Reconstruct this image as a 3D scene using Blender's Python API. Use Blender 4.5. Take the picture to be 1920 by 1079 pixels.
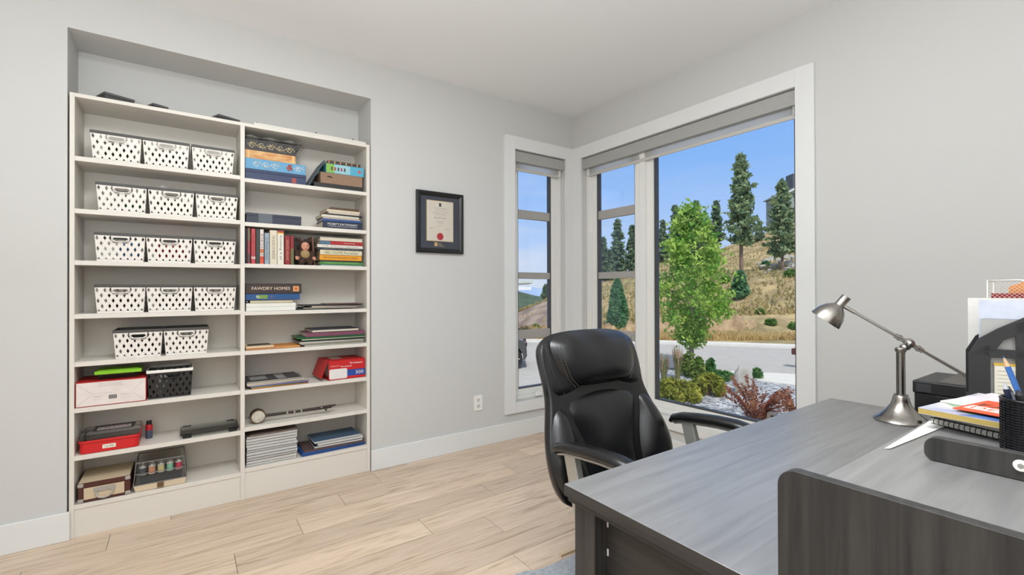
import bpy, math, random
import numpy as np
from mathutils import Vector, Matrix
random.seed(7); rng = np.random.default_rng(7)
for o in list(bpy.data.objects): bpy.data.objects.remove(o)
SC = bpy.context.scene; COL = SC.collection
PI = math.pi

def S(r, g, b):
    "sRGB 0-255 to linear"
    f = lambda c: (c/12.92 if c <= .04045 else ((c+.055)/1.055)**2.4)
    return (f(r/255), f(g/255), f(b/255), 1)

# ------------------------------------------------------------------ camera
CAM = np.array([-2.83987, -3.08425, 1.20484]); YAW, PITCH, ROLL, FPX = map(float, (math.radians(35.0989), math.radians(.27383), math.radians(-.16515), 872.724))
_f = np.array([math.sin(YAW)*math.cos(PITCH), math.cos(YAW)*math.cos(PITCH), math.sin(PITCH)])
_r = np.array([math.cos(YAW), -math.sin(YAW), 0]); _u = np.cross(_r, _f)
_c, _s = math.cos(ROLL), math.sin(ROLL)
CR = np.array([_c*_r+_s*_u, -_s*_r+_c*_u, _f])
cd = bpy.data.cameras.new('camera'); cam = bpy.data.objects.new('camera', cd); COL.objects.link(cam)
cd.sensor_width = 36; cd.lens = FPX/1920*36; cd.clip_start = .02; cd.clip_end = 2000
mw = Matrix.Identity(4)
for i in range(3):
    mw[i][0], mw[i][1], mw[i][2], mw[i][3] = CR[0][i], CR[1][i], -CR[2][i], CAM[i]
cam.matrix_world = mw; SC.camera = cam

def at(px, py, ax, c):
    d = CR.T @ np.array([(px-960)/FPX, (539.5-py)/FPX, 1]); i = 'xyz'.index(ax)
    return CAM + d*(c-CAM[i])/d[i]

# ------------------------------------------------------------------ world, sun, room fill lights, exposure
W = bpy.data.worlds.new('sky'); SC.world = W; W.use_nodes = True
nt = W.node_tree; nt.nodes.clear()
N = nt.nodes.new; L = nt.links.new
tc = N('ShaderNodeTexCoord'); sep = N('ShaderNodeSeparateXYZ'); L(tc.outputs['Generated'], sep.inputs[0])
ramp = N('ShaderNodeValToRGB'); L(sep.outputs['Z'], ramp.inputs[0])
e = ramp.color_ramp.elements
e[0].position = 0; e[0].color = S(206, 222, 246)
e[1].position = .75; e[1].color = S(222, 226, 234)
x = e.new(.1); x.color = S(184, 212, 255)
x = e.new(.25); x.color = S(142, 190, 255)
x = e.new(.42); x.color = S(128, 178, 252)
mp = N('ShaderNodeMapping'); mp.inputs['Scale'].default_value = (2.2, 2.2, 9); L(tc.outputs['Generated'], mp.inputs[0])
nz = N('ShaderNodeTexNoise'); nz.inputs['Scale'].default_value = 1.6; nz.inputs['Detail'].default_value = 7; nz.inputs['Roughness'].default_value = .55; nz.inputs['Distortion'].default_value = .4
L(mp.outputs[0], nz.inputs['Vector'])
cr = N('ShaderNodeValToRGB'); cr.color_ramp.elements[0].position = .47; cr.color_ramp.elements[1].position = .78
cr.color_ramp.elements[0].color = (0, 0, 0, 1); cr.color_ramp.elements[1].color = (.8, .8, .8, 1); L(nz.outputs[0], cr.inputs[0])
# more cloud low down and towards the north
low = N('ShaderNodeMapRange'); low.inputs['From Min'].default_value = .34; low.inputs['From Max'].default_value = .02; L(sep.outputs['Z'], low.inputs['Value'])
nth = N('ShaderNodeMapRange'); nth.inputs['From Min'].default_value = .45; nth.inputs['From Max'].default_value = .9; nth.inputs['To Min'].default_value = .35; nth.inputs['To Max'].default_value = 1.25; L(sep.outputs['Y'], nth.inputs['Value'])
m1 = N('ShaderNodeMath'); m1.operation = 'MULTIPLY'; L(low.outputs[0], m1.inputs[0]); L(nth.outputs[0], m1.inputs[1])
m2 = N('ShaderNodeMath'); m2.operation = 'MULTIPLY'; m2.use_clamp = True; L(m1.outputs[0], m2.inputs[0]); L(cr.outputs[0], m2.inputs[1])
mx = N('ShaderNodeMix'); mx.data_type = 'RGBA'; L(m2.outputs[0], mx.inputs['Factor']); L(ramp.outputs[0], mx.inputs[6]); mx.inputs[7].default_value = S(236, 238, 246)
bg = N('ShaderNodeBackground'); bg.inputs['Strength'].default_value = 1.0; L(mx.outputs[2], bg.inputs[0])
wo = N('ShaderNodeOutputWorld'); L(bg.outputs[0], wo.inputs[0])

def light(name, kind, energy, loc, target=None, size=None, color=(1, 1, 1)):
    ld = bpy.data.lights.new(name, kind); ld.energy = energy; ld.color = color
    o = bpy.data.objects.new(name, ld); COL.objects.link(o); o.location = loc
    if target is not None: o.rotation_euler = (Vector(target)-Vector(loc)).to_track_quat('-Z', 'Y').to_euler()
    if kind == 'AREA':
        ld.shape = 'RECTANGLE'; ld.size, ld.size_y = size
    return o
sun = light('sun', 'SUN', 3.6, (0, 0, 30), (14, 20, 0), color=(1, .95, .86)); sun.data.angle = math.radians(4)
# unseen area lights added to brighten the room: overhead, from behind, and upward
light('overhead_fill_light', 'AREA', 45, (-2.4, -2.05, 2.715), (-2.4, -2.05, 0), (.9, .9), (.93, .97, 1))  # added overhead fill, no fixture is modelled
light('back_fill_light', 'AREA', 7, (-3.0, -4.3, 1.7), (-2.0, 0, 1.9), (2.6, 1.9), (.93, .97, 1))  # added fill in front of the closed back wall, no opening there
light('upward_fill_light', 'AREA', 90, (-3.15, -3.2, 1.3), (-3.149, -3.199, 2.74), (.6, .6), (.93, .97, 1))  # added upward fill to brighten the ceiling, no lamp stands here
SC.view_settings.view_transform = 'Standard'; SC.view_settings.look = 'None'; SC.view_settings.gamma = 1
SC.view_settings.exposure = -0.02; SC.view_settings.use_curve_mapping = False

# ------------------------------------------------------------------ materials
MC = {}
def mat(name, col=(.8, .8, .8, 1), rough=.5, metal=0, spec=.5, noise=None, bump=None, trans=None, alpha=None, coat=0):
    """noise=(colour2, scale, (sx,sy,sz), detail, lo, hi)   bump=(scale, strength)"""
    if name in MC: return MC[name]
    m = bpy.data.materials.new(name); m.use_nodes = True; MC[name] = m
    t = m.node_tree; b = t.nodes['Principled BSDF']
    b.inputs['Base Color'].default_value = col; b.inputs['Roughness'].default_value = rough
    b.inputs['Metallic'].default_value = metal; b.inputs['Specular IOR Level'].default_value = spec
    if coat: b.inputs['Coat Weight'].default_value = coat
    if trans: b.inputs['Transmission Weight'].default_value = trans
    if alpha is not None: b.inputs['Alpha'].default_value = alpha
    tcn = t.nodes.new('ShaderNodeTexCoord')
    if noise:
        c2, sc, stretch, det, lo, hi = noise
        mp = t.nodes.new('ShaderNodeMapping'); mp.inputs['Scale'].default_value = stretch; t.links.new(tcn.outputs['Object'], mp.inputs[0])
        n = t.nodes.new('ShaderNodeTexNoise'); n.inputs['Scale'].default_value = sc; n.inputs['Detail'].default_value = det
        t.links.new(mp.outputs[0], n.inputs['Vector'])
        r = t.nodes.new('ShaderNodeValToRGB'); r.color_ramp.elements[0].position = lo; r.color_ramp.elements[1].position = hi
        r.color_ramp.elements[0].color = col; r.color_ramp.elements[1].color = c2
        t.links.new(n.outputs[0], r.inputs[0]); t.links.new(r.outputs[0], b.inputs['Base Color'])
    if bump:
        n2 = t.nodes.new('ShaderNodeTexNoise'); n2.inputs['Scale'].default_value = bump[0]; n2.inputs['Detail'].default_value = 3
        t.links.new(tcn.outputs['Object'], n2.inputs['Vector'])
        bp = t.nodes.new('ShaderNodeBump'); bp.inputs['Strength'].default_value = bump[1]; bp.inputs['Distance'].default_value = .01
        t.links.new(n2.outputs[0], bp.inputs['Height']); t.links.new(bp.outputs[0], b.inputs['Normal'])
    return m
def flat(r, g, b, rough=.55, **k): return mat('c_%d_%d_%d_%d' % (r, g, b, int(rough*100)), S(r, g, b), rough, **k)

WALL = mat('wall_paint', S(207, 206, 203), .75, spec=.2, bump=(180, .03))
CEIL = mat('ceiling_paint', S(240, 240, 240), .85, spec=.15, bump=(220, .04))
TRIM = mat('white_trim_paint', S(228, 228, 226), .4, bump=(40, .01))
MEL = mat('white_melamine', S(224, 218, 208), .42, bump=(90, .01))
VINYL = mat('white_vinyl', S(236, 235, 230), .35, bump=(60, .01))
SASHDK = mat('dark_sash', S(70, 68, 66), .4, bump=(60, .02))
BAR = mat('taupe_grille_bar', S(170, 165, 158), .45, bump=(60, .02))
LEATHER = mat('black_leather', S(17, 17, 19), .28, spec=.55, noise=(S(26, 26, 28), 9, (1, 1, 1), 3, .3, .7), bump=(260, .10))
STITCH = mat('tan_thread', S(84, 78, 70), .8, bump=(500, .1))
STEEL = mat('brushed_nickel', S(178, 174, 168), .26, 1, noise=(S(150, 146, 140), 60, (1, 1, 18), 2, .3, .7))
GREYMET = mat('grey_metal', S(178, 176, 170), .35, .55, bump=(120, .02))
BLACKP = mat('black_plastic', S(30, 30, 32), .38, bump=(300, .04))
DKGREY = mat('charcoal_plastic', S(42, 42, 44), .45, bump=(300, .04))
WHITEP = mat('white_plastic', S(240, 238, 232), .4, bump=(200, .02))
RIMGREY = mat('grey_plastic_rim', S(74, 72, 70), .5, bump=(200, .02))
PAPER = mat('white_paper', S(236, 234, 228), .8, noise=(S(222, 219, 212), 30, (1, 1, 60), 2, .3, .7))
PAGES = mat('book_pages', S(226, 216, 196), .85, noise=(S(200, 188, 165), 40, (1, 1, 90), 2, .3, .7))
FABRIC = mat('grey_blind_fabric', S(156, 155, 151), .85, noise=(S(180, 179, 175), 420, (1, 1, 1), 2, .35, .65))
CHROME = mat('polished_metal', S(205, 205, 205), .15, 1, bump=(20, .01))

def wood(name, c1, c2, axis, rough, spec, sc=3.0, bumpv=.05, ior=None, coat=0):
    m = bpy.data.materials.new(name); m.use_nodes = True; t = m.node_tree; b = t.nodes['Principled BSDF']
    tcn = t.nodes.new('ShaderNodeTexCoord'); mp = t.nodes.new('ShaderNodeMapping')
    st = [22, 22, 22]; st['xyz'.index(axis)] = 1.1; mp.inputs['Scale'].default_value = st
    t.links.new(tcn.outputs['Object'], mp.inputs[0])
    n = t.nodes.new('ShaderNodeTexNoise'); n.inputs['Scale'].default_value = sc; n.inputs['Detail'].default_value = 6; n.inputs['Roughness'].default_value = .62; n.inputs['Distortion'].default_value = .6
    t.links.new(mp.outputs[0], n.inputs['Vector'])
    r = t.nodes.new('ShaderNodeValToRGB'); r.color_ramp.elements[0].position = .32; r.color_ramp.elements[1].position = .68
    r.color_ramp.elements[0].color = c1; r.color_ramp.elements[1].color = c2
    t.links.new(n.outputs[0], r.inputs[0]); t.links.new(r.outputs[0], b.inputs['Base Color'])
    b.inputs['Roughness'].default_value = rough; b.inputs['Specular IOR Level'].default_value = spec
    if ior: b.inputs['IOR'].default_value = ior
    bp = t.nodes.new('ShaderNodeBump'); bp.inputs['Strength'].default_value = bumpv; bp.inputs['Distance'].default_value = .004
    t.links.new(n.outputs[0], bp.inputs['Height']); t.links.new(bp.outputs[0], b.inputs['Normal'])
    return m
DW = (S(46, 43, 42), S(84, 79, 75))
DESKTOP = wood('grey_oak_top', S(108, 107, 106), S(130, 129, 128), 'x', .36, .5, 2.2, .04, ior=2.1)
DESKV = wood('dark_oak_vertical', S(40, 39, 39), S(66, 64, 62), 'z', .5, .4, 2.4)
DESKY = wood('dark_oak_across', S(40, 39, 38), S(64, 61, 59), 'y', .5, .4, 2.4)

def glassmat(name, tint, refl=.06, rough=.02):
    m = bpy.data.materials.new(name); m.use_nodes = True; t = m.node_tree; t.nodes.clear()
    tr = t.nodes.new('ShaderNodeBsdfTransparent'); tr.inputs[0].default_value = tint
    gl = t.nodes.new('ShaderNodeBsdfGlossy'); gl.inputs['Roughness'].default_value = rough
    fr = t.nodes.new('ShaderNodeFresnel'); fr.inputs[0].default_value = 1.0+refl*6
    mix = t.nodes.new('ShaderNodeMixShader'); out = t.nodes.new('ShaderNodeOutputMaterial')
    t.links.new(fr.outputs[0], mix.inputs[0]); t.links.new(tr.outputs[0], mix.inputs[1]); t.links.new(gl.outputs[0], mix.inputs[2]); t.links.new(mix.outputs[0], out.inputs[0])
    return m
GLASS = glassmat('window_glass', (.97, .98, .98, 1), .04)
CLEARP = glassmat('clear_plastic', (.97, .975, .975, 1), .07, .12)
CLEARTUB = glassmat('frosted_plastic', (.72, .74, .74, 1), .07, .3)
SCALEGL = glassmat('scale_glass', (.90, .94, .92, 1), .09, .05)

def translucent(name, col, amt=.6):
    m = bpy.data.materials.new(name); m.use_nodes = True; t = m.node_tree; t.nodes.clear()
    a = t.nodes.new('ShaderNodeBsdfDiffuse'); a.inputs[0].default_value = col
    b = t.nodes.new('ShaderNodeBsdfTranslucent'); b.inputs[0].default_value = col
    mix = t.nodes.new('ShaderNodeMixShader'); mix.inputs[0].default_value = amt; out = t.nodes.new('ShaderNodeOutputMaterial')
    t.links.new(a.outputs[0], mix.inputs[1]); t.links.new(b.outputs[0], mix.inputs[2]); t.links.new(mix.outputs[0], out.inputs[0])
    return m
SHEER = translucent('sheer_blind_fabric', S(244, 243, 240), .85)
def leafmat(name, c1, c2):
    m = bpy.data.materials.new(name); m.use_nodes = True; t = m.node_tree; t.nodes.clear()
    tcn = t.nodes.new('ShaderNodeTexCoord'); n = t.nodes.new('ShaderNodeTexNoise'); n.inputs['Scale'].default_value = 2.3; n.inputs['Detail'].default_value = 5
    t.links.new(tcn.outputs['Object'], n.inputs['Vector'])
    r = t.nodes.new('ShaderNodeValToRGB'); r.color_ramp.elements[0].position = .36; r.color_ramp.elements[1].position = .64
    r.color_ramp.elements[0].color = c1; r.color_ramp.elements[1].color = c2; t.links.new(n.outputs[0], r.inputs[0])
    a = t.nodes.new('ShaderNodeBsdfDiffuse'); b = t.nodes.new('ShaderNodeBsdfTranslucent')
    t.links.new(r.outputs[0], a.inputs[0]); t.links.new(r.outputs[0], b.inputs[0])
    mix = t.nodes.new('ShaderNodeMixShader'); mix.inputs[0].default_value = .35; out = t.nodes.new('ShaderNodeOutputMaterial')
    t.links.new(a.outputs[0], mix.inputs[1]); t.links.new(b.outputs[0], mix.inputs[2]); t.links.new(mix.outputs[0], out.inputs[0])
    return m

# ------------------------------------------------------------------ mesh builder
class MB:
    def __init__(s): s.v = []; s.f = []; s.m = []
    def add(s, vs, fs, mi=0):
        b = len(s.v); s.v.extend([tuple(map(float, p)) for p in vs]); s.f.extend([tuple(b+i for i in f) for f in fs]); s.m.extend([mi]*len(fs)); return s
    def box(s, x0, x1, y0, y1, z0, z1, mi=0):
        if x0 > x1: x0, x1 = x1, x0
        if y0 > y1: y0, y1 = y1, y0
        if z0 > z1: z0, z1 = z1, z0
        return s.add([(x0,y0,z0),(x1,y0,z0),(x1,y1,z0),(x0,y1,z0),(x0,y0,z1),(x1,y0,z1),(x1,y1,z1),(x0,y1,z1)],
                     [(0,3,2,1),(4,5,6,7),(0,1,5,4),(1,2,6,5),(2,3,7,6),(3,0,4,7)], mi)
    def hexa(s, bot, top, mi=0):
        "bot, top: four points each, counter-clockwise from above"
        return s.add(list(bot)+list(top), [(0,3,2,1),(4,5,6,7),(0,1,5,4),(1,2,6,5),(2,3,7,6),(3,0,4,7)], mi)
    def tube(s, pts, r, n=10, mi=0, caps=True, flat=1.0):
        pts = [Vector(p) for p in pts]; k = len(pts); rs = r if isinstance(r, (list, tuple)) else [r]*k
        base = len(s.v); up = None
        for i, p in enumerate(pts):
            d = (pts[min(i+1, k-1)]-pts[max(i-1, 0)]).normalized()
            if up is None: up = Vector((0, 0, 1)) if abs(d.z) < .95 else Vector((1, 0, 0))
            a = d.cross(up).normalized(); b = a.cross(d).normalized(); up = b
            for j in range(n):
                t = 2*PI*j/n; q = p+a*(rs[i]*math.cos(t))+b*(rs[i]*flat*math.sin(t)); s.v.append(tuple(q))
        for i in range(k-1):
            for j in range(n):
                s.f.append((base+i*n+j, base+i*n+(j+1) % n, base+(i+1)*n+(j+1) % n, base+(i+1)*n+j)); s.m.append(mi)
        if caps:
            s.f.append(tuple(base+j for j in reversed(range(n)))); s.m.append(mi)
            s.f.append(tuple(base+(k-1)*n+j for j in range(n))); s.m.append(mi)
        return s
    def lathe(s, prof, c=(0, 0, 0), n=28, mi=0, M=None, caps=True):
        base = len(s.v); k = len(prof)
        for r, z in prof:
            for j in range(n):
                t = 2*PI*j/n; p = Vector((r*math.cos(t), r*math.sin(t), z))
                if M is not None: p = M @ p
                s.v.append((p.x+c[0], p.y+c[1], p.z+c[2]))
        for i in range(k-1):
            for j in range(n):
                s.f.append((base+i*n+j, base+i*n+(j+1) % n, base+(i+1)*n+(j+1) % n, base+(i+1)*n+j)); s.m.append(mi)
        if caps and prof[0][0] > 1e-5: s.f.append(tuple(base+j for j in reversed(range(n)))); s.m.append(mi)
        if caps and prof[-1][0] > 1e-5: s.f.append(tuple(base+(k-1)*n+j for j in range(n))); s.m.append(mi)
        return s
    def prism(s, poly, a, b, axis='z', mi=0):
        "poly in the two remaining axes in cyclic order (axis x: y,z; y: x,z; z: x,y), extruded from a to b"
        k = len(poly)
        def P(p, t): return {'x': (t, p[0], p[1]), 'y': (p[0], t, p[1]), 'z': (p[0], p[1], t)}[axis]
        vs = [P(p, a) for p in poly]+[P(p, b) for p in poly]
        fs = [tuple(reversed(range(k))), tuple(range(k, 2*k))]+[(i, (i+1) % k, k+(i+1) % k, k+i) for i in range(k)]
        return s.add(vs, fs, mi)
    def quad(s, a, b, c, d, mi=0): return s.add([a, b, c, d], [(0, 1, 2, 3)], mi)

def obj(name, mb, mats, parent=None, bevel=0, smooth=None, seg=2, loc=None, rot=None, recalc=True, subsurf=0, solid=0):
    me = bpy.data.meshes.new(name); me.from_pydata(mb.v, [], mb.f)
    if not isinstance(mats, (list, tuple)): mats = [mats]
    for m in mats: me.materials.append(m)
    me.polygons.foreach_set('material_index', mb.m)
    if recalc:
        import bmesh
        bm = bmesh.new(); bm.from_mesh(me); bmesh.ops.recalc_face_normals(bm, faces=bm.faces); bm.to_mesh(me); bm.free()
    if smooth is not None:
        me.polygons.foreach_set('use_smooth', [True]*len(me.polygons)); me.set_sharp_from_angle(angle=math.radians(smooth))
    me.update()
    o = bpy.data.objects.new(name, me); COL.objects.link(o)
    if parent is not None: o.parent = parent
    if loc: o.location = loc
    if rot: o.rotation_euler = rot
    if solid:
        s = o.modifiers.new('thickness', 'SOLIDIFY'); s.thickness = solid; s.offset = 0
    if bevel:
        b = o.modifiers.new('bevel', 'BEVEL'); b.width = bevel; b.segments = seg; b.limit_method = 'ANGLE'; b.angle_limit = math.radians(40)
        if smooth is None:
            me.polygons.foreach_set('use_smooth', [True]*len(me.polygons)); b.harden_normals = True
    if subsurf:
        b = o.modifiers.new('sub', 'SUBSURF'); b.levels = subsurf; b.render_levels = subsurf
    return o
def tag(o, label, cat, group=None, kind=None):
    o['label'] = label; o['category'] = cat
    if group: o['group'] = group
    if kind: o['kind'] = kind
    return o
def thing(name, label, cat, loc=(0, 0, 0), rz=0, group=None):
    o = bpy.data.objects.new(name, None); COL.objects.link(o); o.empty_display_size = .05
    o.location = loc; o.rotation_euler = (0, 0, rz); return tag(o, label, cat, group)
def struct(name, mb, m, parent=None, **k):
    o = obj(name, mb, m, parent, **k)
    if parent is None: o['kind'] = 'structure'
    return o
def copy_tree(o, parent=None):
    c = o.copy(); COL.objects.link(c); c.parent = parent
    for ch in list(o.children): copy_tree(ch, c)
    return c
def dup(o, label, loc, rz=0):
    c = copy_tree(o); c.location = loc; c.rotation_euler = (0, 0, rz); c['label'] = label; return c
def rrect(x0, x1, y0, y1, r, n=6):
    rs = r if isinstance(r, (list, tuple)) else [r]*4; out = []
    for (cx, cy, a0), q in zip(((x1, y1, 0), (x0, y1, 90), (x0, y0, 180), (x1, y0, 270)), rs):
        sx = -1 if cx == x1 else 1; sy = -1 if cy == y1 else 1
        if q <= 0: out.append((cx, cy)); continue
        for i in range(n+1):
            a = math.radians(a0+90*i/n); out.append((cx+sx*q+q*math.cos(a), cy+sy*q+q*math.sin(a)))
    return out
def text(body, m, parent, loc, w, h, rot=(PI/2, 0, 0), name='lettering', depth=.0006, stretch=True, bold=0):
    cu = bpy.data.curves.new('t', 'FONT'); cu.body = body; cu.size = 1; cu.extrude = 0; cu.align_x = 'LEFT'; cu.offset = bold; cu.resolution_u = 3
    ob = bpy.data.objects.new('t', cu); COL.objects.link(ob)
    dg = bpy.context.evaluated_depsgraph_get(); me = bpy.data.meshes.new_from_object(ob.evaluated_get(dg))
    bpy.data.objects.remove(ob); bpy.data.curves.remove(cu)
    co = np.array([v.co[:] for v in me.vertices]); mn, mxx = co.min(0), co.max(0); sz = np.maximum(mxx-mn, 1e-6)
    kx, ky = w/sz[0], h/sz[1]
    if not stretch: kx = ky = min(kx, ky)
    for v in me.vertices: v.co = ((v.co.x-mn[0])*kx, (v.co.y-mn[1])*ky, 0)
    me.name = name; me.materials.clear(); me.materials.append(m); me.update()
    o = bpy.data.objects.new(name, me); COL.objects.link(o); o.parent = parent; o.location = loc; o.rotation_euler = rot
    return o
# ================================================================== ROOM SHELL
H = 2.74; NX0, NX1, NZ, NY = -3.307, -1.822, 2.488, .28      # niche
AX0, AX1 = -.65, -.10; WZ0, WZ1 = .29, 2.35                    # window in the left wall
BY0, BY1 = -.112, -1.856                                       # window in the right wall (y)
T = .16
# floor: planks running along the left wall
fm = bpy.data.materials.new('oak_laminate'); fm.use_nodes = True; t = fm.node_tree; b = t.nodes['Principled BSDF']
tcn = t.nodes.new('ShaderNodeTexCoord'); atn = t.nodes.new('ShaderNodeAttribute'); atn.attribute_name = 'plank'
cmb = t.nodes.new('ShaderNodeCombineXYZ'); mul = t.nodes.new('ShaderNodeMath'); mul.operation = 'MULTIPLY'; mul.inputs[1].default_value = 37
t.links.new(atn.outputs['Fac'], mul.inputs[0]); t.links.new(mul.outputs[0], cmb.inputs[2]); t.links.new(mul.outputs[0], cmb.inputs[0])
va = t.nodes.new('ShaderNodeVectorMath'); va.operation = 'ADD'; t.links.new(tcn.outputs['Object'], va.inputs[0]); t.links.new(cmb.outputs[0], va.inputs[1])
mpn = t.nodes.new('ShaderNodeMapping'); mpn.inputs['Scale'].default_value = (1.1, 11, 1); t.links.new(va.outputs[0], mpn.inputs[0])
n1 = t.nodes.new('ShaderNodeTexNoise'); n1.inputs['Scale'].default_value = 2.2; n1.inputs['Detail'].default_value = 7; n1.inputs['Roughness'].default_value = .6; n1.inputs['Distortion'].default_value = 1.4
t.links.new(mpn.outputs[0], n1.inputs['Vector'])
r1 = t.nodes.new('ShaderNodeValToRGB'); els = r1.color_ramp.elements
els[0].position = .28; els[0].color = S(166, 141, 117); els[1].position = .72; els[1].color = S(222, 201, 180)
xx = els.new(.45); xx.color = S(206, 183, 159)
t.links.new(n1.outputs[0], r1.inputs[0])
hs = t.nodes.new('ShaderNodeHueSaturation'); mr = t.nodes.new('ShaderNodeMapRange'); mr.inputs['To Min'].default_value = .9; mr.inputs['To Max'].default_value = 1.08
t.links.new(atn.outputs['Fac'], mr.inputs['Value']); t.links.new(mr.outputs[0], hs.inputs['Value']); t.links.new(r1.outputs[0], hs.inputs['Color']); t.links.new(hs.outputs[0], b.inputs['Base Color'])
b.inputs['Roughness'].default_value = .42; b.inputs['Specular IOR Level'].default_value = .45
bp = t.nodes.new('ShaderNodeBump'); bp.inputs['Strength'].default_value = .06; bp.inputs['Distance'].default_value = .003
t.links.new(n1.outputs[0], bp.inputs['Height']); t.links.new(bp.outputs[0], b.inputs['Normal'])
fl = MB(); fl.box(-4.56, .16, -4.56, .30, -.12, -.003, 1); pl = [0.0]*6
joints = {0: -1.83, 1: -2.102, 2: -2.36, 3: -2.655, 4: -1.837, 5: -1.54, -1: -2.9, -2: -2.2}
LEN = 1.31
for k in range(-2, 24):
    y1 = -.045-.186*k; y0 = y1-.186
    j = joints.get(k, -2.0+((k*.47) % 1.0)*LEN)
    x = j-math.ceil((j+4.4)/LEN+1)*LEN
    while x < .16:
        a, c = max(x, -4.4), min(x+LEN, .16)
        yy0, yy1 = max(y0, -4.4), min(y1, .28)
        if c-a > .02 and yy1-yy0 > .01:
            g = .0011
            fl.box(a+g, c-g, yy0+g, yy1-g, -.003, 0, 0); pl += [rng.random()]*6
        x += LEN
floor = struct('floor', fl, [fm, flat(96, 78, 64, .8)])
at_ = floor.data.attributes.new('plank', 'FLOAT', 'FACE'); at_.data.foreach_set('value', pl)

mb = MB(); mb.box(-4.4, .16, -4.4, .30, H, H+.12); struct('ceiling', mb, CEIL)
mb = MB()
mb.box(-4.4, NX0, 0, .30, 0, H); mb.box(NX0, NX1, 0, .30, NZ, H); mb.box(NX0, NX1, NY, .30, 0, NZ)
mb.box(NX1, NX1+.03, 0, .30, 0, H); mb.box(NX1+.03, AX0, 0, T, 0, H)
mb.box(AX0, AX1, 0, T, 0, WZ0); mb.box(AX0, AX1, 0, T, WZ1, H); mb.box(AX1, T, 0, T, 0, H)
struct('wall_left', mb, WALL)
mb = MB()
mb.box(0, T, BY0, 0, 0, H); mb.box(0, T, BY1, BY0, 0, WZ0); mb.box(0, T, BY1, BY0, WZ1, H); mb.box(0, T, -4.4, BY1, 0, H)
struct('wall_right', mb, WALL)
mb = MB(); mb.box(-4.4, 0, -4.56, -4.4, 0, H); struct('wall_back', mb, WALL)
mb = MB(); mb.box(-4.56, -4.4, -4.56, .30, 0, H); struct('wall_side', mb, WALL)
# outside foundation and siding below floor level so that the house stands on the ground
mb = MB(); mb.box(-4.4, .15, .16, .29, -1.7, -.12); mb.box(.0, .15, -4.4, .16, -1.7, -.12); struct('wall_foundation', mb, flat(160, 158, 152, .9))
# casings
mb = MB(); d = -.02
mb.box(-.75, AX0, d, 0, .206, 2.452); mb.box(AX1, -.0005, d, 0, .206, 2.452)
mb.box(AX0, AX1, d, 0, WZ1, 2.452); mb.box(AX0, AX1, d, 0, .206, WZ0)
struct('trim_1', mb, TRIM, bevel=.0012)
mb = MB()
mb.box(d, 0, BY0, -.0205, .206, 2.452); mb.box(d, 0, -1.954, BY1, .206, 2.452)
mb.box(d, 0, BY1, BY0, WZ1, 2.452); mb.box(d, 0, BY1, BY0, .206, WZ0)
struct('trim_2', mb, TRIM, bevel=.0012)
for nm, bx in (('baseboard_left', [(-4.4, NX0+.012, -.015, 0), (NX1-.004, 0, -.015, 0)]), ('baseboard_right', [(-.015, 0, -4.4, -.015)]),
               ('baseboard_back', [(-4.4, 0, -4.4, -4.385)]), ('baseboard_side', [(-4.4, -4.385, -4.385, -.015)])):
    mb = MB()
    for q in bx: mb.box(*q, 0, .137)
    struct(nm, mb, TRIM, bevel=.003)

# ---------------------------------------------------------------- windows
def frame_ring(mb, P, a0, a1, z0, z1, wa0, wa1, wz0, wz1, d0, d1, mi=0):
    "rectangular ring: P(a, depth, z) order handled by P box function"
    P(mb, a0, a0+wa0, d0, d1, z0, z1, mi); P(mb, a1-wa1, a1, d0, d1, z0, z1, mi)
    P(mb, a0+wa0, a1-wa1, d0, d1, z0, z0+wz0, mi); P(mb, a0+wa0, a1-wa1, d0, d1, z1-wz1, z1, mi)
def PA(mb, a0, a1, d0, d1, z0, z1, mi): mb.box(a0, a1, d0, d1, z0, z1, mi)
def PB(mb, a0, a1, d0, d1, z0, z1, mi): mb.box(d0, d1, -a0, -a1, z0, z1, mi)
def window(nm, P, units, a0, a1, mull):
    w = bpy.data.objects.new(nm, None); COL.objects.link(w); w['kind'] = 'structure'
    mb = MB(); frame_ring(mb, P, a0, a1, WZ0, WZ1, .05, .03, .03, .02, .055, .15)
    if mull: P(mb, *mull[0], .055, .15, WZ0+.03, WZ1-.02, 0); P(mb, *mull[1], .045, .15, WZ0+.03, WZ1-.02, 0)
    obj('window_frame', mb, VINYL, w, bevel=.003)
    for (s0, s1, g0, g1, bars) in units:
        zl, zh = WZ0+.03, WZ1-.02; gz0, gz1 = .380, 2.305
        mb = MB(); frame_ring(mb, P, s0, s1, zl, zh, g0-s0-.012, s1-g1-.012 if s1-g1 > .02 else s1-g1-.004, gz0-zl-.010, zh-gz1-.01, .072, .135)
        sa = obj('sash', mb, VINYL, w, bevel=.003)
        mb = MB(); frame_ring(mb, P, g0-.012, g1+(.012 if s1-g1 > .02 else .004), gz0-.01, gz1+.01, .012, (.012 if s1-g1 > .02 else .004), .01, .01, .085, .125)
        obj('glazing_gasket', mb, SASHDK, sa)
        mb = MB(); P(mb, g0-.003, g1+.003, .099, .104, gz0-.003, gz1+.003, 0); obj('glass_pane', mb, GLASS, sa)
        if bars:
            for (b0, b1) in ((1.808, 1.882), (1.297, 1.353), (.788, .863)):
                mb = MB(); P(mb, g0-.012, g1+.012, .086, .0985, b0, b1, 0); P(mb, g0-.012, g1+.012, .1045, .118, b0, b1, 0); obj('grille_bar', mb, BAR, sa, bevel=.004)
    return w
w1 = window('window_1', PA, [(-.60, -.13, -.548, -.203, True)], AX0, AX1, None)
w2 = window('window_2', PB, [(.162, .70, .222, .62, True), (.75, 1.826, .822, 1.806, False)], -BY0, -BY1, [(.655, .70), (.70, .752)])
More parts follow.
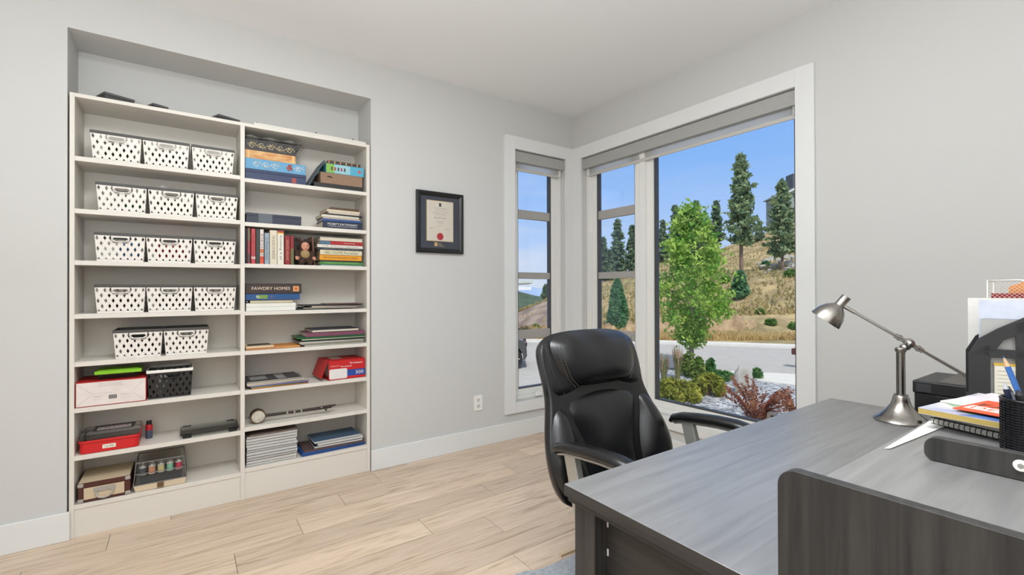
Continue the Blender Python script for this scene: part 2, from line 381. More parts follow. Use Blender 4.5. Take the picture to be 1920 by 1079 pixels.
# cranks and latches
mb = MB(); mb.prism(rrect(-.40, -.33, .033, .058, .011), .3, .335, 'z'); mb.tube([(-.385, .04, .335), (-.35, .035, .345), (-.33, .035, .34)], .006, 8)
obj('crank_handle', mb, WHITEP, w1, bevel=.003)
mb = MB(); mb.prism([(y, z) for y, z in rrect(-.725, -.685, .52, .62, .019)], .030, .046, 'x'); obj('latch_handle', mb, WHITEP, w2, bevel=.003)
mb = MB(); mb.prism(rrect(-1.722, -1.668, .385, .466, .016), .028, .052, 'x'); mb.box(.034, .05, -1.715, -1.675, .318, .39)
lk = obj('lock_handle', mb, mat('satin_grey', S(150, 148, 144), .35, .5, bump=(90, .02)), w2, bevel=.004)
mb = MB(); mb.prism(rrect(-1.712, -1.69, .440, .449, .003), .0265, .0285, 'x'); obj('lock_slot', mb, BLACKP, lk)

# roller blinds
def blind(P, a0, a1, f0, f1, label, loc):
    t_ = thing('roller_blind', label, 'window blind', loc)
    def Q(mb, p0, p1, d0, d1, z0, z1, mi): P(mb, p0, p1, d0, d1, z0, z1, mi)
    mb = MB(); Q(mb, a0, a1, .004, .054, 2.256, 2.343, 0); v = obj('valance', mb, FABRIC, t_, bevel=.003)
    mb = MB(); Q(mb, f0, f1, .0475, .0485, 2.215, 2.256, 0); obj('blind_fabric', mb, SHEER, t_)
    mb = MB(); Q(mb, f0, f1, .0405, .0525, 2.190, 2.216, 0); obj('hem_bar', mb, mat('hem_bar_grey', S(196, 193, 186), .6, bump=(300, .05)), t_, bevel=.004)
    mb = MB(); Q(mb, f0+.002, f0+.006, .02, .053, 2.2, 2.255, 0); obj('end_bracket', mb, WHITEP, t_); mb = MB(); Q(mb, f1-.006, f1-.002, .02, .053, 2.2, 2.255, 0); obj('end_bracket', mb, WHITEP, t_)
    for c in t_.children: c.location = (-loc[0], -loc[1], -loc[2])
    return t_
blind(PA, AX0+.004, AX1-.004, -.622, -.128, 'short grey roller blind across the top of the narrow window beside the corner', (-.375, .03, 2.19))
blind(PB, -BY0+.004, -BY1-.004, .150, 1.835, 'long grey roller blind across the top of the wide double window', (.03, -.98, 2.19))

# outlet
ot = thing('wall_outlet', 'white duplex power outlet low on the left wall beside the narrow window', 'outlet', (-.996, 0, .277))
mb = MB(); mb.prism(rrect(-.037, .037, 0, .117, .004), -.006, 0, 'y'); obj('cover_plate', mb, WHITEP, ot, bevel=.0015)
for zc in (.036, .081):
    mb = MB(); mb.prism(rrect(-.017, .017, zc-.014, zc+.014, .006), -.0085, -.005, 'y'); so = obj('socket', mb, flat(226, 224, 218, .4), ot)
    mb = MB(); mb.box(-.009, -.006, -.0092, -.008, zc-.001, zc+.008); mb.box(.006, .009, -.0092, -.008, zc-.001, zc+.008); mb.box(-.003, .003, -.0092, -.008, zc-.01, zc-.004); obj('slots', mb, BLACKP, so)

# ================================================================== BOOKCASE
bc = thing('bookcase', 'tall white built-in bookcase of two shelved columns in the wall niche', 'bookcase', (-2.567, .14, 0))
ZT = 2.177; BX0, BX1, DV0, DV1 = -3.300, -1.829, -2.579, -2.557; YF, YB = .003, .268
def bpart(nm, boxes, m=MEL, bevel=.0012):
    mb = MB()
    for q in boxes: mb.box(q[0]+2.567, q[1]+2.567, q[2]-.14, q[3]-.14, q[4], q[5])
    return obj(nm, mb, m, bc, bevel=bevel)
bpart('side_panel', [(BX0, BX0+.019, YF, YB, 0, ZT-.0008)]); bpart('side_panel', [(BX1-.022, BX1, YF, YB, 0, ZT-.0008)]); bpart('divider', [(DV0, DV1, YF-.002, YB, 0, ZT-.02)])
bpart('top_panel', [(BX0+.019, BX1-.022, YF, YB, ZT-.02, ZT-.0008)]); bpart('back_panel', [(BX0, BX1, YB, YB+.006, 0, ZT-.0008)])
LZ = [1.868, 1.610, 1.356, 1.092, .857, .631, .398, .160]; RZ = [1.858, 1.603, 1.362, 1.084, .855, .627, .412, .176]
for z in LZ: bpart('shelf', [(BX0+.019, DV0, YF, YB, z-.024, z-.0008)])
for z in RZ: bpart('shelf', [(DV1, BX1-.022, YF, YB, z-.024, z-.0008)])
bpart('plinth', [(BX0+.019, DV0, YF+.004, YF+.02, 0, LZ[7]-.024)]); bpart('plinth', [(DV1, BX1-.022, YF+.004, YF+.02, 0, RZ[7]-.024)])

# ---------------------------------------------------------------- perforated baskets
def lattice(mb, Mf, w, h, ncol, q, v0, hole=None, mi=0):
    p = w/ncol; cl = lambda x, a, b_: max(a, min(b_, x))
    ny = int(math.ceil((h-v0)/(q/2)))
    def ok(x, y): return (cl(x, -w/2, w/2), cl(y, v0, h))
    def push(x, y):
        if hole and abs(x) < hole[0] and y > hole[1]:
            dx = hole[0]-abs(x); dy = y-hole[1]
            if dx < dy: x = math.copysign(hole[0], x)
            else: y = hole[1]
        return x, y
    for j in range(0, ny+1):
        yc = v0+j*q/2
        for i in range(-int(ncol)-1, int(ncol)+2):
            xc = (i+(.5 if j % 2 else 0))*p
            if abs(xc) > w/2+p*.49: continue
            if hole and abs(xc) < hole[0] and yc > hole[1]: continue
            big = [(xc-p/2, yc), (xc, yc-q/2), (xc+p/2, yc), (xc, yc+q/2)]
            sm = [(xc-p*.21, yc), (xc, yc-q*.225), (xc+p*.21, yc), (xc, yc+q*.225)]
            P_ = [Mf(*push(*ok(*a))) for a in big]+[Mf(*push(*ok(*a))) for a in sm]
            mb.add(P_, [(k, (k+1) % 4, 4+(k+1) % 4, 4+k) for k in range(4)], mi)
    mb.add([Mf(-w/2, v0-.001), Mf(w/2, v0-.001), Mf(w/2, 0), Mf(-w/2, 0)], [(0, 1, 2, 3)], mi)
    if hole:
        hw, y0 = hole; cy = (y0+h)/2-.004; r = .0105; sx = .022; n = 40; ins = []; outs = []
        for k in range(n):
            a = 2*PI*k/n; cx_ = math.copysign(sx, math.cos(a)) if abs(math.cos(a)) > 1e-6 else 0
            ins.append((cx_+r*math.cos(a), cy+r*math.sin(a)))
            ca, sa_ = math.cos(a), math.sin(a); s_ = min(hw/abs(ca) if abs(ca) > 1e-6 else 9, ((h-cy) if sa_ > 0 else (cy-y0))/abs(sa_) if abs(sa_) > 1e-6 else 9)
            outs.append((s_*ca, cy+s_*sa_))
        mb.add([Mf(*a) for a in ins]+[Mf(*a) for a in outs], [(k, (k+1) % n, n+(k+1) % n, n+k) for k in range(n)], mi)
        return [Mf(*a) for a in ins]
def make_basket(body, rim, ringm, label, group, W=.200, Wb=.182, Dp=.225, Db=.20, Hh=.146, frac=1):
    t_ = thing('storage_basket', label, 'basket', group=group)
    mb = MB(); hh = Hh-.006
    def face(side):
        def F(u, v):
            s = v/hh; hw = (Wb+(W-Wb)*s)/2; hd = (Db+(Dp-Db)*s)/2
            if side == 'f': return (u/(W/2)*hw, -hd, v)
            if side == 'b': return (-u/(W/2)*hw, hd, v)
            if side == 'l': return (-hw, -u/(Dp/2)*hd, v)
            return (hw, u/(Dp/2)*hd, v)
        return F
    ring = lattice(mb, face('f'), W, hh, 6.5, .054, .009, (.037, hh-.047))
    lattice(mb, face('b'), W, hh, 6.5, .054, .009); lattice(mb, face('l'), Dp, hh, 7.5, .054, .009); lattice(mb, face('r'), Dp, hh, 7.5, .054, .009)
    mb.box(-Wb/2+.001, Wb/2-.001, -Db/2+.001, Db/2-.001, 0, .003)
    obj('basket_body', mb, body, t_, recalc=True, solid=.0022)
    # rim
    mb = MB()
    o_ = [(-W/2-.003, -Dp/2-.003), (W/2+.003, -Dp/2-.003), (W/2+.003, Dp/2+.003), (-W/2-.003, Dp/2+.003)]
    i_ = [(-W/2+.003, -Dp/2+.003), (W/2-.003, -Dp/2+.003), (W/2-.003, Dp/2-.003), (-W/2+.003, Dp/2-.003)]
    z0, z1 = Hh-.015, Hh
    vs = [(x, y, z0) for x, y in o_]+[(x, y, z1) for x, y in o_]+[(x, y, z1) for x, y in i_]+[(x, y, z0) for x, y in i_]
    fs = []
    for k in range(4):
        l = (k+1) % 4
        fs += [(k, l, 4+l, 4+k), (4+k, 4+l, 8+l, 8+k), (8+k, 8+l, 12+l, 12+k), (12+k, 12+l, l, k)]
    mb.add(vs, fs); obj('rim', mb, rim, t_, bevel=.002)
    mb = MB(); pts = [(x, y-.0035, z) for x, y, z in ring]; mb.tube(pts+[pts[0], pts[1]], .0028, 6, caps=False); obj('handle_ring', mb, ringm, t_, smooth=60)
    return t_
BASKW = mat('white_basket_plastic', S(236, 230, 222), .45, bump=(200, .02))
G1 = 'white perforated baskets in the left column of the bookcase'
pos = ['left', 'middle', 'right']; rows = ['top left shelf', 'second left shelf', 'third left shelf', 'fourth left shelf']
XB = [[-3.127, -2.920, -2.709], [-3.106, -2.898, -2.691], [-3.112, -2.906, -2.701], [-3.111, -2.906, -2.700]]
proto = None
for r_ in range(4):
    for c_ in range(3):
        lab = 'white diamond-holed basket with grey rim, %s of three on the %s' % (pos[c_], rows[r_])
        lc = (XB[r_][c_], .028+.1125, LZ[r_])
        if proto is None:
            proto = make_basket(BASKW, RIMGREY, BASKW, lab, G1); proto.location = lc
        else: dup(proto, lab, lc, rng.uniform(-.012, .012))
dup(proto, 'white diamond-holed basket, left of the pair standing alone on the fifth shelf', (-3.038, .135, LZ[4]))
dup(proto, 'white diamond-holed basket, right of the pair standing alone on the fifth shelf', (-2.832, .135, LZ[4]))
bk = make_basket(mat('black_basket_plastic', S(34, 34, 35), .4, bump=(200, .03)), WHITEP, BLACKP, 'black diamond-holed basket with white rim beside the red-edged carton', None)
bk.location = (-2.904, .133, LZ[5]); bk.scale = (.99, 1, 1.04)

def stored(nm, label, cat, c, x, z, sx, sy, sz, y=.14):
    mb = MB(); n, m_ = 9, 7; vs = []; 
    for i in range(m_+1):
        th = PI*i/m_
        for j in range(n):
            ph = 2*PI*j/n; k = 1+.12*math.sin(5*ph+3*th+x*40); f = lambda q: math.copysign(abs(q)**.55, q)
            vs.append((sx*f(math.sin(th)*math.cos(ph))*k*.93, sy*f(math.sin(th)*math.sin(ph))*k*.93, sz*(1-f(math.cos(th)))))
    mb.add(vs, [(i*n+j, i*n+(j+1) % n, (i+1)*n+(j+1) % n, (i+1)*n+j) for i in range(m_) for j in range(n)])
    o = obj(nm, mb, c, smooth=70, loc=(x, y, z+.0045)); return tag(o, label, cat)
stored('folded_cloth', 'red bundle showing through the holes of the middle basket on the third shelf', 'cloth', flat(176, 40, 36, .8), -2.906, LZ[2], .074, .084, .052)
stored('folded_cloth', 'blue and pale bundle inside the left basket on the third shelf', 'cloth', flat(96, 140, 190, .8), -3.085, LZ[2], .05, .084, .055)
stored('folded_cloth', 'dark green bundle showing through the left basket on the second shelf', 'cloth', flat(24, 96, 62, .8), -3.075, LZ[1], .05, .084, .030)
stored('folded_cloth', 'black bundle filling the left basket of the pair on the fifth shelf', 'cloth', flat(30, 30, 32, .8), -3.038, LZ[4], .074, .084, .054, .135)
stored('folded_cloth', 'pale bundle inside the black basket with the white rim', 'cloth', flat(206, 204, 200, .8), -2.945, LZ[5], .03, .084, .052, .133)
dkb = ['left basket on the top shelf', 'middle basket on the top shelf', 'right basket on the top shelf', 'middle basket on the second shelf', 'right basket on the second shelf', 'right basket on the third shelf', 'left basket on the fourth shelf', 'middle basket on the fourth shelf', 'right basket on the fourth shelf']
dkp = [(0, 0), (0, 1), (0, 2), (1, 1), (1, 2), (2, 2), (3, 0), (3, 1), (3, 2)]
for q, (r_, c_) in zip(dkb, dkp):
    stored('stored_bundle', 'dark bundle of odds and ends inside the '+q, 'stored items', flat(44, 38, 34, .85), XB[r_][c_], LZ[r_], .075, .085, .048)
stored('stored_bundle', 'grey bundle inside the right basket of the pair on the fifth shelf', 'stored items', flat(96, 92, 88, .85), -2.832, LZ[4], .074, .084, .045, .135)
# clear bag poking out of the middle basket on the second shelf
mb = MB(); mb.add([(-.05, .0, 0), (.045, .0, 0), (.0, .006, .035), (-.02, -.03, .03), (.02, .03, .012), (.01, -.045, .0)], [(0, 5, 3), (5, 1, 2, 3), (1, 4, 2), (0, 3, 2, 4)])
tag(obj('plastic_bag', mb, mat('crinkled_bag', S(190, 186, 180), .3, bump=(60, .4)), loc=(-2.92, .10, LZ[1]+.140), solid=.001), 'crumpled clear bag poking out of the middle basket on the second shelf', 'bag')

# ---------------------------------------------------------------- left column, lower shelves
z = LZ[5]
ct = thing('carton', 'white paper carton with red edges and a barcode on the sixth shelf', 'box', (-3.141, .12, z))
RED = mat('red_card', S(176, 30, 34), .5, bump=(80, .02)); CREAM = mat('cream_card', S(232, 222, 216), .6, noise=(S(224, 212, 206), 20, (1, 1, 1), 3, .3, .7))
mb = MB(); mb.box(-.137, .137, -.115, .11, 0, .123); obj('box_body', mb, RED, ct, bevel=.002)
mb = MB(); mb.box(-.1335, .1335, -.1162, -.114, .004, .1185); fp = obj('front_panel', mb, CREAM, ct)
lin = flat(176, 160, 156, .7)
mb = MB()
for (x0, z0, x1, z1) in ((-.132, .114, -.075, .062), (-.132, .008, -.078, .055), (.132, .114, .082, .064), (.132, .008, .08, .05), (-.075, .062, .0, .062)):
    dx, dz = x1-x0, z1-z0; l = math.hypot(dx, dz); nx, nz = -dz/l*.0005, dx/l*.0005
    mb.add([(x0-nx, -.1165, z0-nz), (x1-nx, -.1165, z1-nz), (x1+nx, -.1165, z1+nz), (x0+nx, -.1165, z0+nz)], [(0, 1, 2, 3)])
for k in range(3): mb.box(-.055+.003*k, .045-.004*k, -.1167, -.1163, .096+.007*k, .0975+.007*k)
for (x0, x1, z0, z1) in ((-.075, -.03, .032, .050), (.032, .075, .030, .050)):
    mb.box(x0, x1, -.1167, -.1163, z1-.0008, z1); mb.box(x0, x1, -.1167, -.1163, z0, z0+.0008); mb.box(x0+.008, x1-.008, -.1167, -.1163, z1-.006, z1-.0045)
obj('fold_lines', mb, lin, fp)
mb = MB(); x = -.012
for k in range(14):
    w_ = [.0012, .0022, .0008][k % 3]; mb.box(x, x+w_, -.1168, -.1163, .030, .050); x += w_+[.0006, .001][k % 2]
obj('barcode', mb, BLACKP, fp)
tb = thing('food_tub', 'clear plastic tub with lime green lid on top of the red-edged carton', 'container', (-3.118, .10, z+.123))
mb = MB(); mb.hexa([(-.078, -.06, .001), (.078, -.06, .001), (.078, .06, .001), (-.078, .06, .001)], [(-.088, -.07, .028), (.088, -.07, .028), (.088, .07, .028), (-.088, .07, .028)]); obj('tub_body', mb, CLEARTUB, tb, bevel=.008)
mb = MB(); mb.box(-.093, .093, -.074, .074, .028, .045); mb.box(-.083, .083, -.064, .064, .045, .049); obj('lid', mb, mat('lime_plastic', S(132, 196, 30), .35, bump=(90, .02)), tb, bevel=.004)

z = LZ[6]
rt = thing('organizer_case', 'red plastic organizer case with clear lid and printed insert on the seventh shelf', 'box', (-3.15, .115, z))
mb = MB(); mb.prism(rrect(-.115, .115, -.105, .10, .02), .0, .062, 'z'); mb.prism(rrect(-.12, .12, -.11, .105, .022), .052, .064, 'z'); tr_ = obj('tray', mb, mat('red_plastic', S(206, 26, 30), .32, bump=(60, .02)), rt, bevel=.003)
mb = MB(); mb.prism(rrect(-.118, .118, -.108, .103, .02), .0645, .088, 'z'); obj('lid', mb, CLEARP, rt, bevel=.006)
mb = MB(); mb.box(-.075, .09, -.03, .085, .0885, .0895); ins = obj('printed_insert', mb, flat(60, 56, 60, .5), rt)
mb = MB(); mb.box(-.06, .075, -.012, .05, .0896, .0900); obj('white_band', mb, flat(226, 220, 220, .5), ins)
text('CREATIVE', flat(150, 40, 48, .5), ins, (-.055, -.004, .0903), .125, .045, (0, 0, 0))
mb = MB()
for k in range(3): mb.box(-.105+.072*k, -.04+.072*k, -.1, -.045, .063, .0642)
obj('compartment_contents', mb, flat(186, 200, 220, .6), rt)
mb = MB(); mb.prism(rrect(-.028, .024, .016, .036, .003), -.1065, -.105, 'y'); st = obj('sticker', mb, flat(232, 226, 208, .6), rt)
text('12.99', flat(80, 76, 70), st, (-.018, -.1068, .021), .032, .009)
bt = thing('paint_bottle', 'small red and black bottle behind the red organizer case', 'bottle', (-3.0, .15, z))
mb = MB(); mb.lathe([(.016, 0), (.016, .045), (.013, .055)], n=14); obj('bottle_body', mb, flat(70, 80, 96, .4), bt, smooth=40)
mb = MB(); mb.lathe([(.0165, .045), (.0165, .07), (.014, .075)], n=14); obj('label_band', mb, flat(190, 30, 40, .4), bt, smooth=40)
mb = MB(); mb.lathe([(.012, .073), (.012, .095)], n=14); obj('cap', mb, BLACKP, bt, smooth=40)
sc_ = thing('glass_scale', 'flat glass scale on four black feet at the right of the seventh shelf', 'scale', (-2.722, .12, z))
mb = MB(); mb.prism(rrect(-.139, .139, -.105, .10, .012), .016, .021, 'z'); obj('glass_plate', mb, SCALEGL, sc_, bevel=.001)
for sx in (-1, 1):
    for sy in (-1, 1):
        mb = MB(); mb.prism(rrect(sx*.108-.021, sx*.108+.021, sy*.082-.017, sy*.082+.017, .008), 0, .0155, 'z'); mb.prism(rrect(sx*.108-.021, sx*.108+.021, sy*.082-.012, sy*.082+.012, .006), .0215, .024, 'z'); obj('foot', mb, BLACKP, sc_, bevel=.002)
mb = MB(); mb.prism(rrect(-.075, -.025, .04, .075, .004), .008, .0158, 'z'); obj('display', mb, flat(64, 68, 64, .3), sc_)

z = LZ[7]
sb = thing('storage_case', 'cream suitcase-style storage box with brown edging on the bottom shelf', 'box', (-3.169, .115, z))
BROWN = mat('brown_leatherette', S(78, 38, 28), .5, bump=(150, .1)); BEIGE = mat('cream_canvas', S(208, 188, 158), .75, bump=(400, .1))
mb = MB(); mb.box(-.100, .100, -.105, .13, 0, .094); obj('box_body', mb, BROWN, sb, bevel=.003)
mb = MB(); mb.box(-.101, .101, -.1075, .1325, .076, .097); mb.box(-.098, .098, -.104, .13, .0965, .0985, 1); obj('lid', mb, [BROWN, BEIGE], sb, bevel=.002)
mb = MB(); mb.box(-.078, .076, -.1066, -.104, .014, .070); obj('front_panel', mb, BEIGE, sb)
mb = MB(); mb.tube([(-.032, -.112, .048), (-.03, -.118, .03), (-.018, -.12, .018), (0, -.12, .014), (.018, -.12, .018), (.03, -.118, .03), (.032, -.112, .048)], .004, 8); mb.prism(rrect(-.042, .042, .044, .066, .003), -.110, -.1065, 'y'); obj('handle', mb, GREYMET, sb, smooth=50)
for sx in (-1, 1):
    for zc in (.0105, .086):
        mb = MB(); mb.prism(rrect(sx*.09-.011, sx*.09+.011, zc-.009, zc+.009, .004), -.1095, -.104, 'y'); obj('corner_guard', mb, GREYMET, sb, bevel=.002)
sw = thing('sewing_box', 'clear lidded sewing box with cream base full of thread spools', 'sewing box', (-2.945, .11, z))
mb = MB(); mb.hexa([(-.105, -.10, 0), (.105, -.10, 0), (.105, .1, 0), (-.105, .1, 0)], [(-.113, -.108, .036), (.113, -.108, .036), (.113, .108, .036), (-.113, .108, .036)]); obj('base_tray', mb, mat('cream_plastic', S(226, 208, 180), .45, bump=(90, .02)), sw, bevel=.004)
mb = MB(); A_ = [(-.112, -.107, .0365), (.112, -.107, .0365), (.112, .107, .0365), (-.112, .107, .0365)]; B_ = [(-.102, -.085, .145), (.102, -.085, .145), (.102, .1, .145), (-.102, .1, .145)]
mb.hexa(A_, B_); obj('clear_lid', mb, CLEARP, sw, bevel=.006)
mb = MB()
for a in range(4):
    mb.tube([A_[a], B_[a]], .0022, 6); mb.tube([B_[a], B_[(a+1) % 4]], .0025, 6); mb.tube([A_[a], A_[(a+1) % 4]], .0025, 6)
mb.tube([(-.107, -.096, .09), (.107, -.096, .09)], .002, 6)
obj('lid_edges', mb, mat('smoky_plastic', S(120, 116, 112), .2, bump=(60, .05)), sw, smooth=60)
mb = MB(); mb.prism(rrect(-.014, .014, .008, .036, .004), -.1125, -.106, 'y'); obj('latch', mb, mat('brown_latch', S(104, 78, 52), .4, bump=(60, .02)), sw, bevel=.002)
mb = MB(); mb.box(-.09, .09, -.08, .085, .037, .068); obj('lift_out_tray', mb, flat(58, 56, 56, .5), sw)
cols = [((70, 72, 80), 'dark grey'), ((222, 150, 112), 'peach'), ((214, 200, 136), 'pale yellow'), ((132, 196, 158), 'mint green'), ((204, 40, 72), 'crimson'), ((60, 84, 120), 'navy blue'), ((232, 224, 206), 'white'), ((120, 150, 110), 'sage green'), ((206, 168, 120), 'tan'), ((150, 100, 90), 'brown')]
SPW = mat('spool_plastic', S(220, 214, 202), .5, bump=(60, .02))
for k, (c, nm) in enumerate(cols):
    i, j = k % 5, k//5
    s_ = thing('thread_spool', '%s thread spool standing %s in the clear sewing box' % (nm, ['at the front', 'at the back'][j]), 'thread spool', (-2.945-.078+.039*i, .07+.05*j, z+.0682), group='thread spools in the sewing box')
    mb = MB(); mb.lathe([(.008, .003), (.0145, .003), (.0155, .02), (.0145, .037), (.008, .037)], n=14); obj('thread', mb, flat(*c, .7), s_, smooth=50)
    mb = MB(); mb.lathe([(.0158, 0), (.0158, .003)], n=14); mb.lathe([(.0158, .037), (.0158, .040)], n=14); mb.lathe([(.006, .0), (.006, .047)], n=10); obj('spool_ends', mb, SPW, s_, smooth=40)

# things lying on top of the bookcase
for (x0, x1, zh, y0, y1, rz, lab) in ((-3.21, -3.085, .045, .04, .19, .42, 'dark flat box lying on top of the bookcase, leftmost'), (-3.015, -2.945, .038, .05, .2, .45, 'small grey box lying on top of the bookcase over the left column'), (-2.715, -2.60, .040, .05, .2, .42, 'grey flat box lying on top of the bookcase near the divider')):
    t_ = thing('flat_box', lab, 'box', ((x0+x1)/2, (y0+y1)/2+.02, ZT), rz); w_ = (x1-x0)/2; dd = (y1-y0)/2
    mb = MB(); mb.box(-w_, w_, -dd, dd, 0, zh-.012); obj('box_body', mb, flat(62, 60, 62, .6), t_, bevel=.002)
    mb = MB(); mb.box(-w_-.002, w_+.002, -dd-.002, dd+.002, zh-.012, zh); obj('lid', mb, flat(88, 86, 88, .6), t_, bevel=.002)
t_ = thing('spare_shelf_board', 'white spare board lying on top of the bookcase over the right column', 'board', (-2.19, .13, ZT))
mb = MB(); mb.box(-.32, .34, -.11, .11, 0, .018); obj('board', mb, MEL, t_, bevel=.001)
mb = MB()
for x, hh in ((-.3, .008), (-.10, .006), (.03, .012), (.26, .012)): mb.lathe([(.004, .018), (.004, .018+hh)], c=(x, -.09, 0), n=8)
obj('pegs', mb, DKGREY, t_)
# ================================================================== RIGHT COLUMN
def book(name, label, cat, L_, T_, D_, col, loc, vert=False, face='spine', group=None, rz=0, title=None, tcol=None, th=None, rough=.5, txw=.8, hard=.0022):
    "spine (or page edges) along X at the front, boards below and above"
    t_ = thing(name, label, cat, loc, 0, group)
    if vert: t_.rotation_euler = Matrix(((0, 0, 1), (0, 1, 0), (-1, 0, 0))).to_euler()
    else: t_.rotation_euler = (0, 0, rz)
    h_ = min(hard, T_*.25); c = col if not isinstance(col, tuple) else flat(*col, rough)
    mb = MB(); mb.box(0, L_, 0, D_, 0, h_); mb.box(0, L_, 0, D_, T_-h_, T_)
    if face == 'spine': mb.box(0, L_, 0, h_, h_, T_-h_)
    else: mb.box(0, L_, D_-h_, D_, h_, T_-h_)
    cv = obj('cover', mb, c, t_, bevel=min(.0012, h_*.45))
    mb = MB(); i_ = .003
    if face == 'spine': mb.box(i_, L_-i_, h_, D_-i_, h_, T_-h_)
    else: mb.box(i_, L_-i_, .0025, D_-h_, h_, T_-h_)
    obj('page_block', mb, PAGES, t_)
    if title:
        hh = (th or .5)*T_; text(title, flat(*(tcol or (230, 226, 216)), .5), cv, (L_*(1-txw)/2, -.0006, (T_-hh)/2), L_*txw, hh)
    return t_, cv
def band(cv, x0, x1, z0, z1, c, nm='spine_band', y=-.0004):
    mb = MB(); mb.box(x0, x1, y, .001, z0, z1); return obj(nm, mb, flat(*c, .5), cv)
XR0 = DV1+.003
# --- first shelf: decorated boxes
def deco(base, motif, sc, lo, hi, nm):
    m = bpy.data.materials.new(nm); m.use_nodes = True; t = m.node_tree; b = t.nodes['Principled BSDF']; b.inputs['Roughness'].default_value = .5
    tcn = t.nodes.new('ShaderNodeTexCoord'); v = t.nodes.new('ShaderNodeTexNoise'); v.inputs['Scale'].default_value = sc; v.inputs['Detail'].default_value = 1; v.inputs['Distortion'].default_value = 3.2
    r = t.nodes.new('ShaderNodeValToRGB'); r.color_ramp.interpolation = 'CONSTANT'; r.color_ramp.elements[0].color = base; r.color_ramp.elements[1].position = lo; r.color_ramp.elements[1].color = motif
    q = r.color_ramp.elements.new(hi); q.color = base
    t.links.new(tcn.outputs['Object'], v.inputs['Vector']); t.links.new(v.outputs[0], r.inputs[0]); t.links.new(r.outputs[0], b.inputs['Base Color']); return m
def lidbox(name, label, cat, x0, x1, z0, z1, mbody, mlid=None, lidf=.35, y0=.02, y1=.22, group=None, rz=0):
    t_ = thing(name, label, cat, ((x0+x1)/2, y0, z0), rz, group); w_ = (x1-x0)/2; hh = z1-z0; d_ = y1-y0
    mb = MB(); mb.box(-w_+.001, w_-.001, .001, d_-.001, 0, hh*(1-lidf) if mlid else hh); b_ = obj('box_body', mb, mbody, t_, bevel=.0015)
    if mlid: mb = MB(); mb.box(-w_, w_, 0, d_, hh*(1-lidf), hh); obj('lid', mb, mlid, t_, bevel=.0015)
    return t_, b_
z = RZ[0]
def scroll(parent, x0, x1, z0, z1, c, seed=1, n=4, r=.0018, y=-.0006):
    "curled leaf ornament on a front face: spirals and leaves as flat tubes"
    rg = np.random.default_rng(seed); mb = MB(); w_ = (x1-x0)/n; hh = z1-z0; zm = (z0+z1)/2
    vine = lambda x: zm+hh*.22*math.sin((x-x0)/w_*PI)
    xs = np.linspace(x0, x1, n*8+1); mb.tube([(x, y, vine(x)) for x in xs], [r*.7]*len(xs), 5)
    for k in range(n):
        cx_ = x0+w_*(k+.5); sg = 1 if k % 2 == 0 else -1; R = min(w_*.30, hh*.30); cz = zm-sg*hh*.10
        pts = [(cx_+R*(1-i/15)*math.cos(sg*(PI/2+i*.62)), y, cz+R*(1-i/15)*math.sin(sg*(PI/2+i*.62))) for i in range(13)]
        mb.tube(pts, [r*(1.1-.6*i/12) for i in range(13)], 5)
        for j in range(7):
            bx_ = x0+w_*(k+(j+.3)/7); bz = vine(bx_); up_ = 1 if (j+k) % 2 else -1; l = hh*rg.uniform(.22, .42)
            ex, ez = bx_+l*.75, bz+up_*l; ez = min(max(ez, z0+.002), z1-.002); ex = min(ex, x1)
            mb.tube([(bx_, y, bz), (bx_*.6+ex*.4+.002, y, bz*.45+ez*.55), (ex, y, ez)], [r*.5, r*1.9, r*.2], 6, flat=.5)
    return obj('scroll_ornament', mb, c, parent, smooth=60)
nb, nbb = lidbox('game_box', 'dark navy flat box at the bottom of the decorated box stack', 'box', XR0, -2.222, z, z+.062, flat(44, 58, 92, .5), flat(38, 50, 84, .5), .3)
mb = MB(); mb.box(.085, .108, -.0005, .002, .006, .036); obj('red_emblem', mb, flat(168, 70, 60, .5), nbb)
bl, blb = lidbox('keepsake_box', 'sky blue keepsake box with white and orange leaf pattern on the navy box', 'box', XR0, -2.224, z+.062, z+.124, flat(96, 158, 196, .5))
o_ = scroll(blb, -.13, .02, .006, .056, flat(222, 228, 226, .5), 3, 3); scroll(blb, .055, .085, .004, .058, flat(206, 84, 46, .5), 4, 1, .003); scroll(blb, .095, .155, .006, .056, flat(228, 230, 232, .5), 5, 1, .0024)
ob_, obb = lidbox('keepsake_box', 'amber wood-grained box between the blue leaf box and the black scroll box', 'box', XR0, -2.279, z+.124, z+.175, mat('amber_marbled', S(196, 128, 62), .5, noise=(S(226, 186, 128), 14, (1, 1, 3), 4, .35, .65)), None, y0=.03)
for xx_ in (-.125, .115): mb = MB(); mb.box(xx_, xx_+.012, -.001, .002, .002, .049); obj('corner_strip', mb, flat(232, 186, 120, .5), obb)
db_, dbb = lidbox('keepsake_box', 'black box with cream scroll pattern on top of the decorated stack', 'box', XR0, -2.279, z+.175, z+.235, flat(48, 44, 44, .5), None, y0=.03, y1=.235)
scroll(dbb, -.125, .13, .006, .056, flat(206, 190, 150, .5), 8, 5, .0020)
t_ = thing('plastic_bag', 'clear folded plastic bag lying on the black scroll box', 'bag', (-2.40, .04, z+.2355))
mb = MB(); n = 12
vs = []; 
for i in range(n):
    for j in range(5): vs.append((-.15+.31*i/(n-1), -.018+.045*j, .018+.009*math.sin(i*1.7+j*2.1)*.8+.004*(i/(n-1))))
mb.add(vs, [(i*5+j, (i+1)*5+j, (i+1)*5+j+1, i*5+j+1) for i in range(n-1) for j in range(4)])
mb.add([(x, y, .001) for x, y in ((-.15, -.016), (.15, -.016), (.15, .15), (-.15, .15))], [(0, 1, 2, 3)])
obj('bag_film', mb, mat('bag_film', S(140, 138, 134), .22, bump=(40, .5)), t_, solid=.0008, smooth=80)
ln = thing('picture_book', 'thin dark teal book leaning against the striped box stack', 'book', (-2.213, .03, z+.0065))
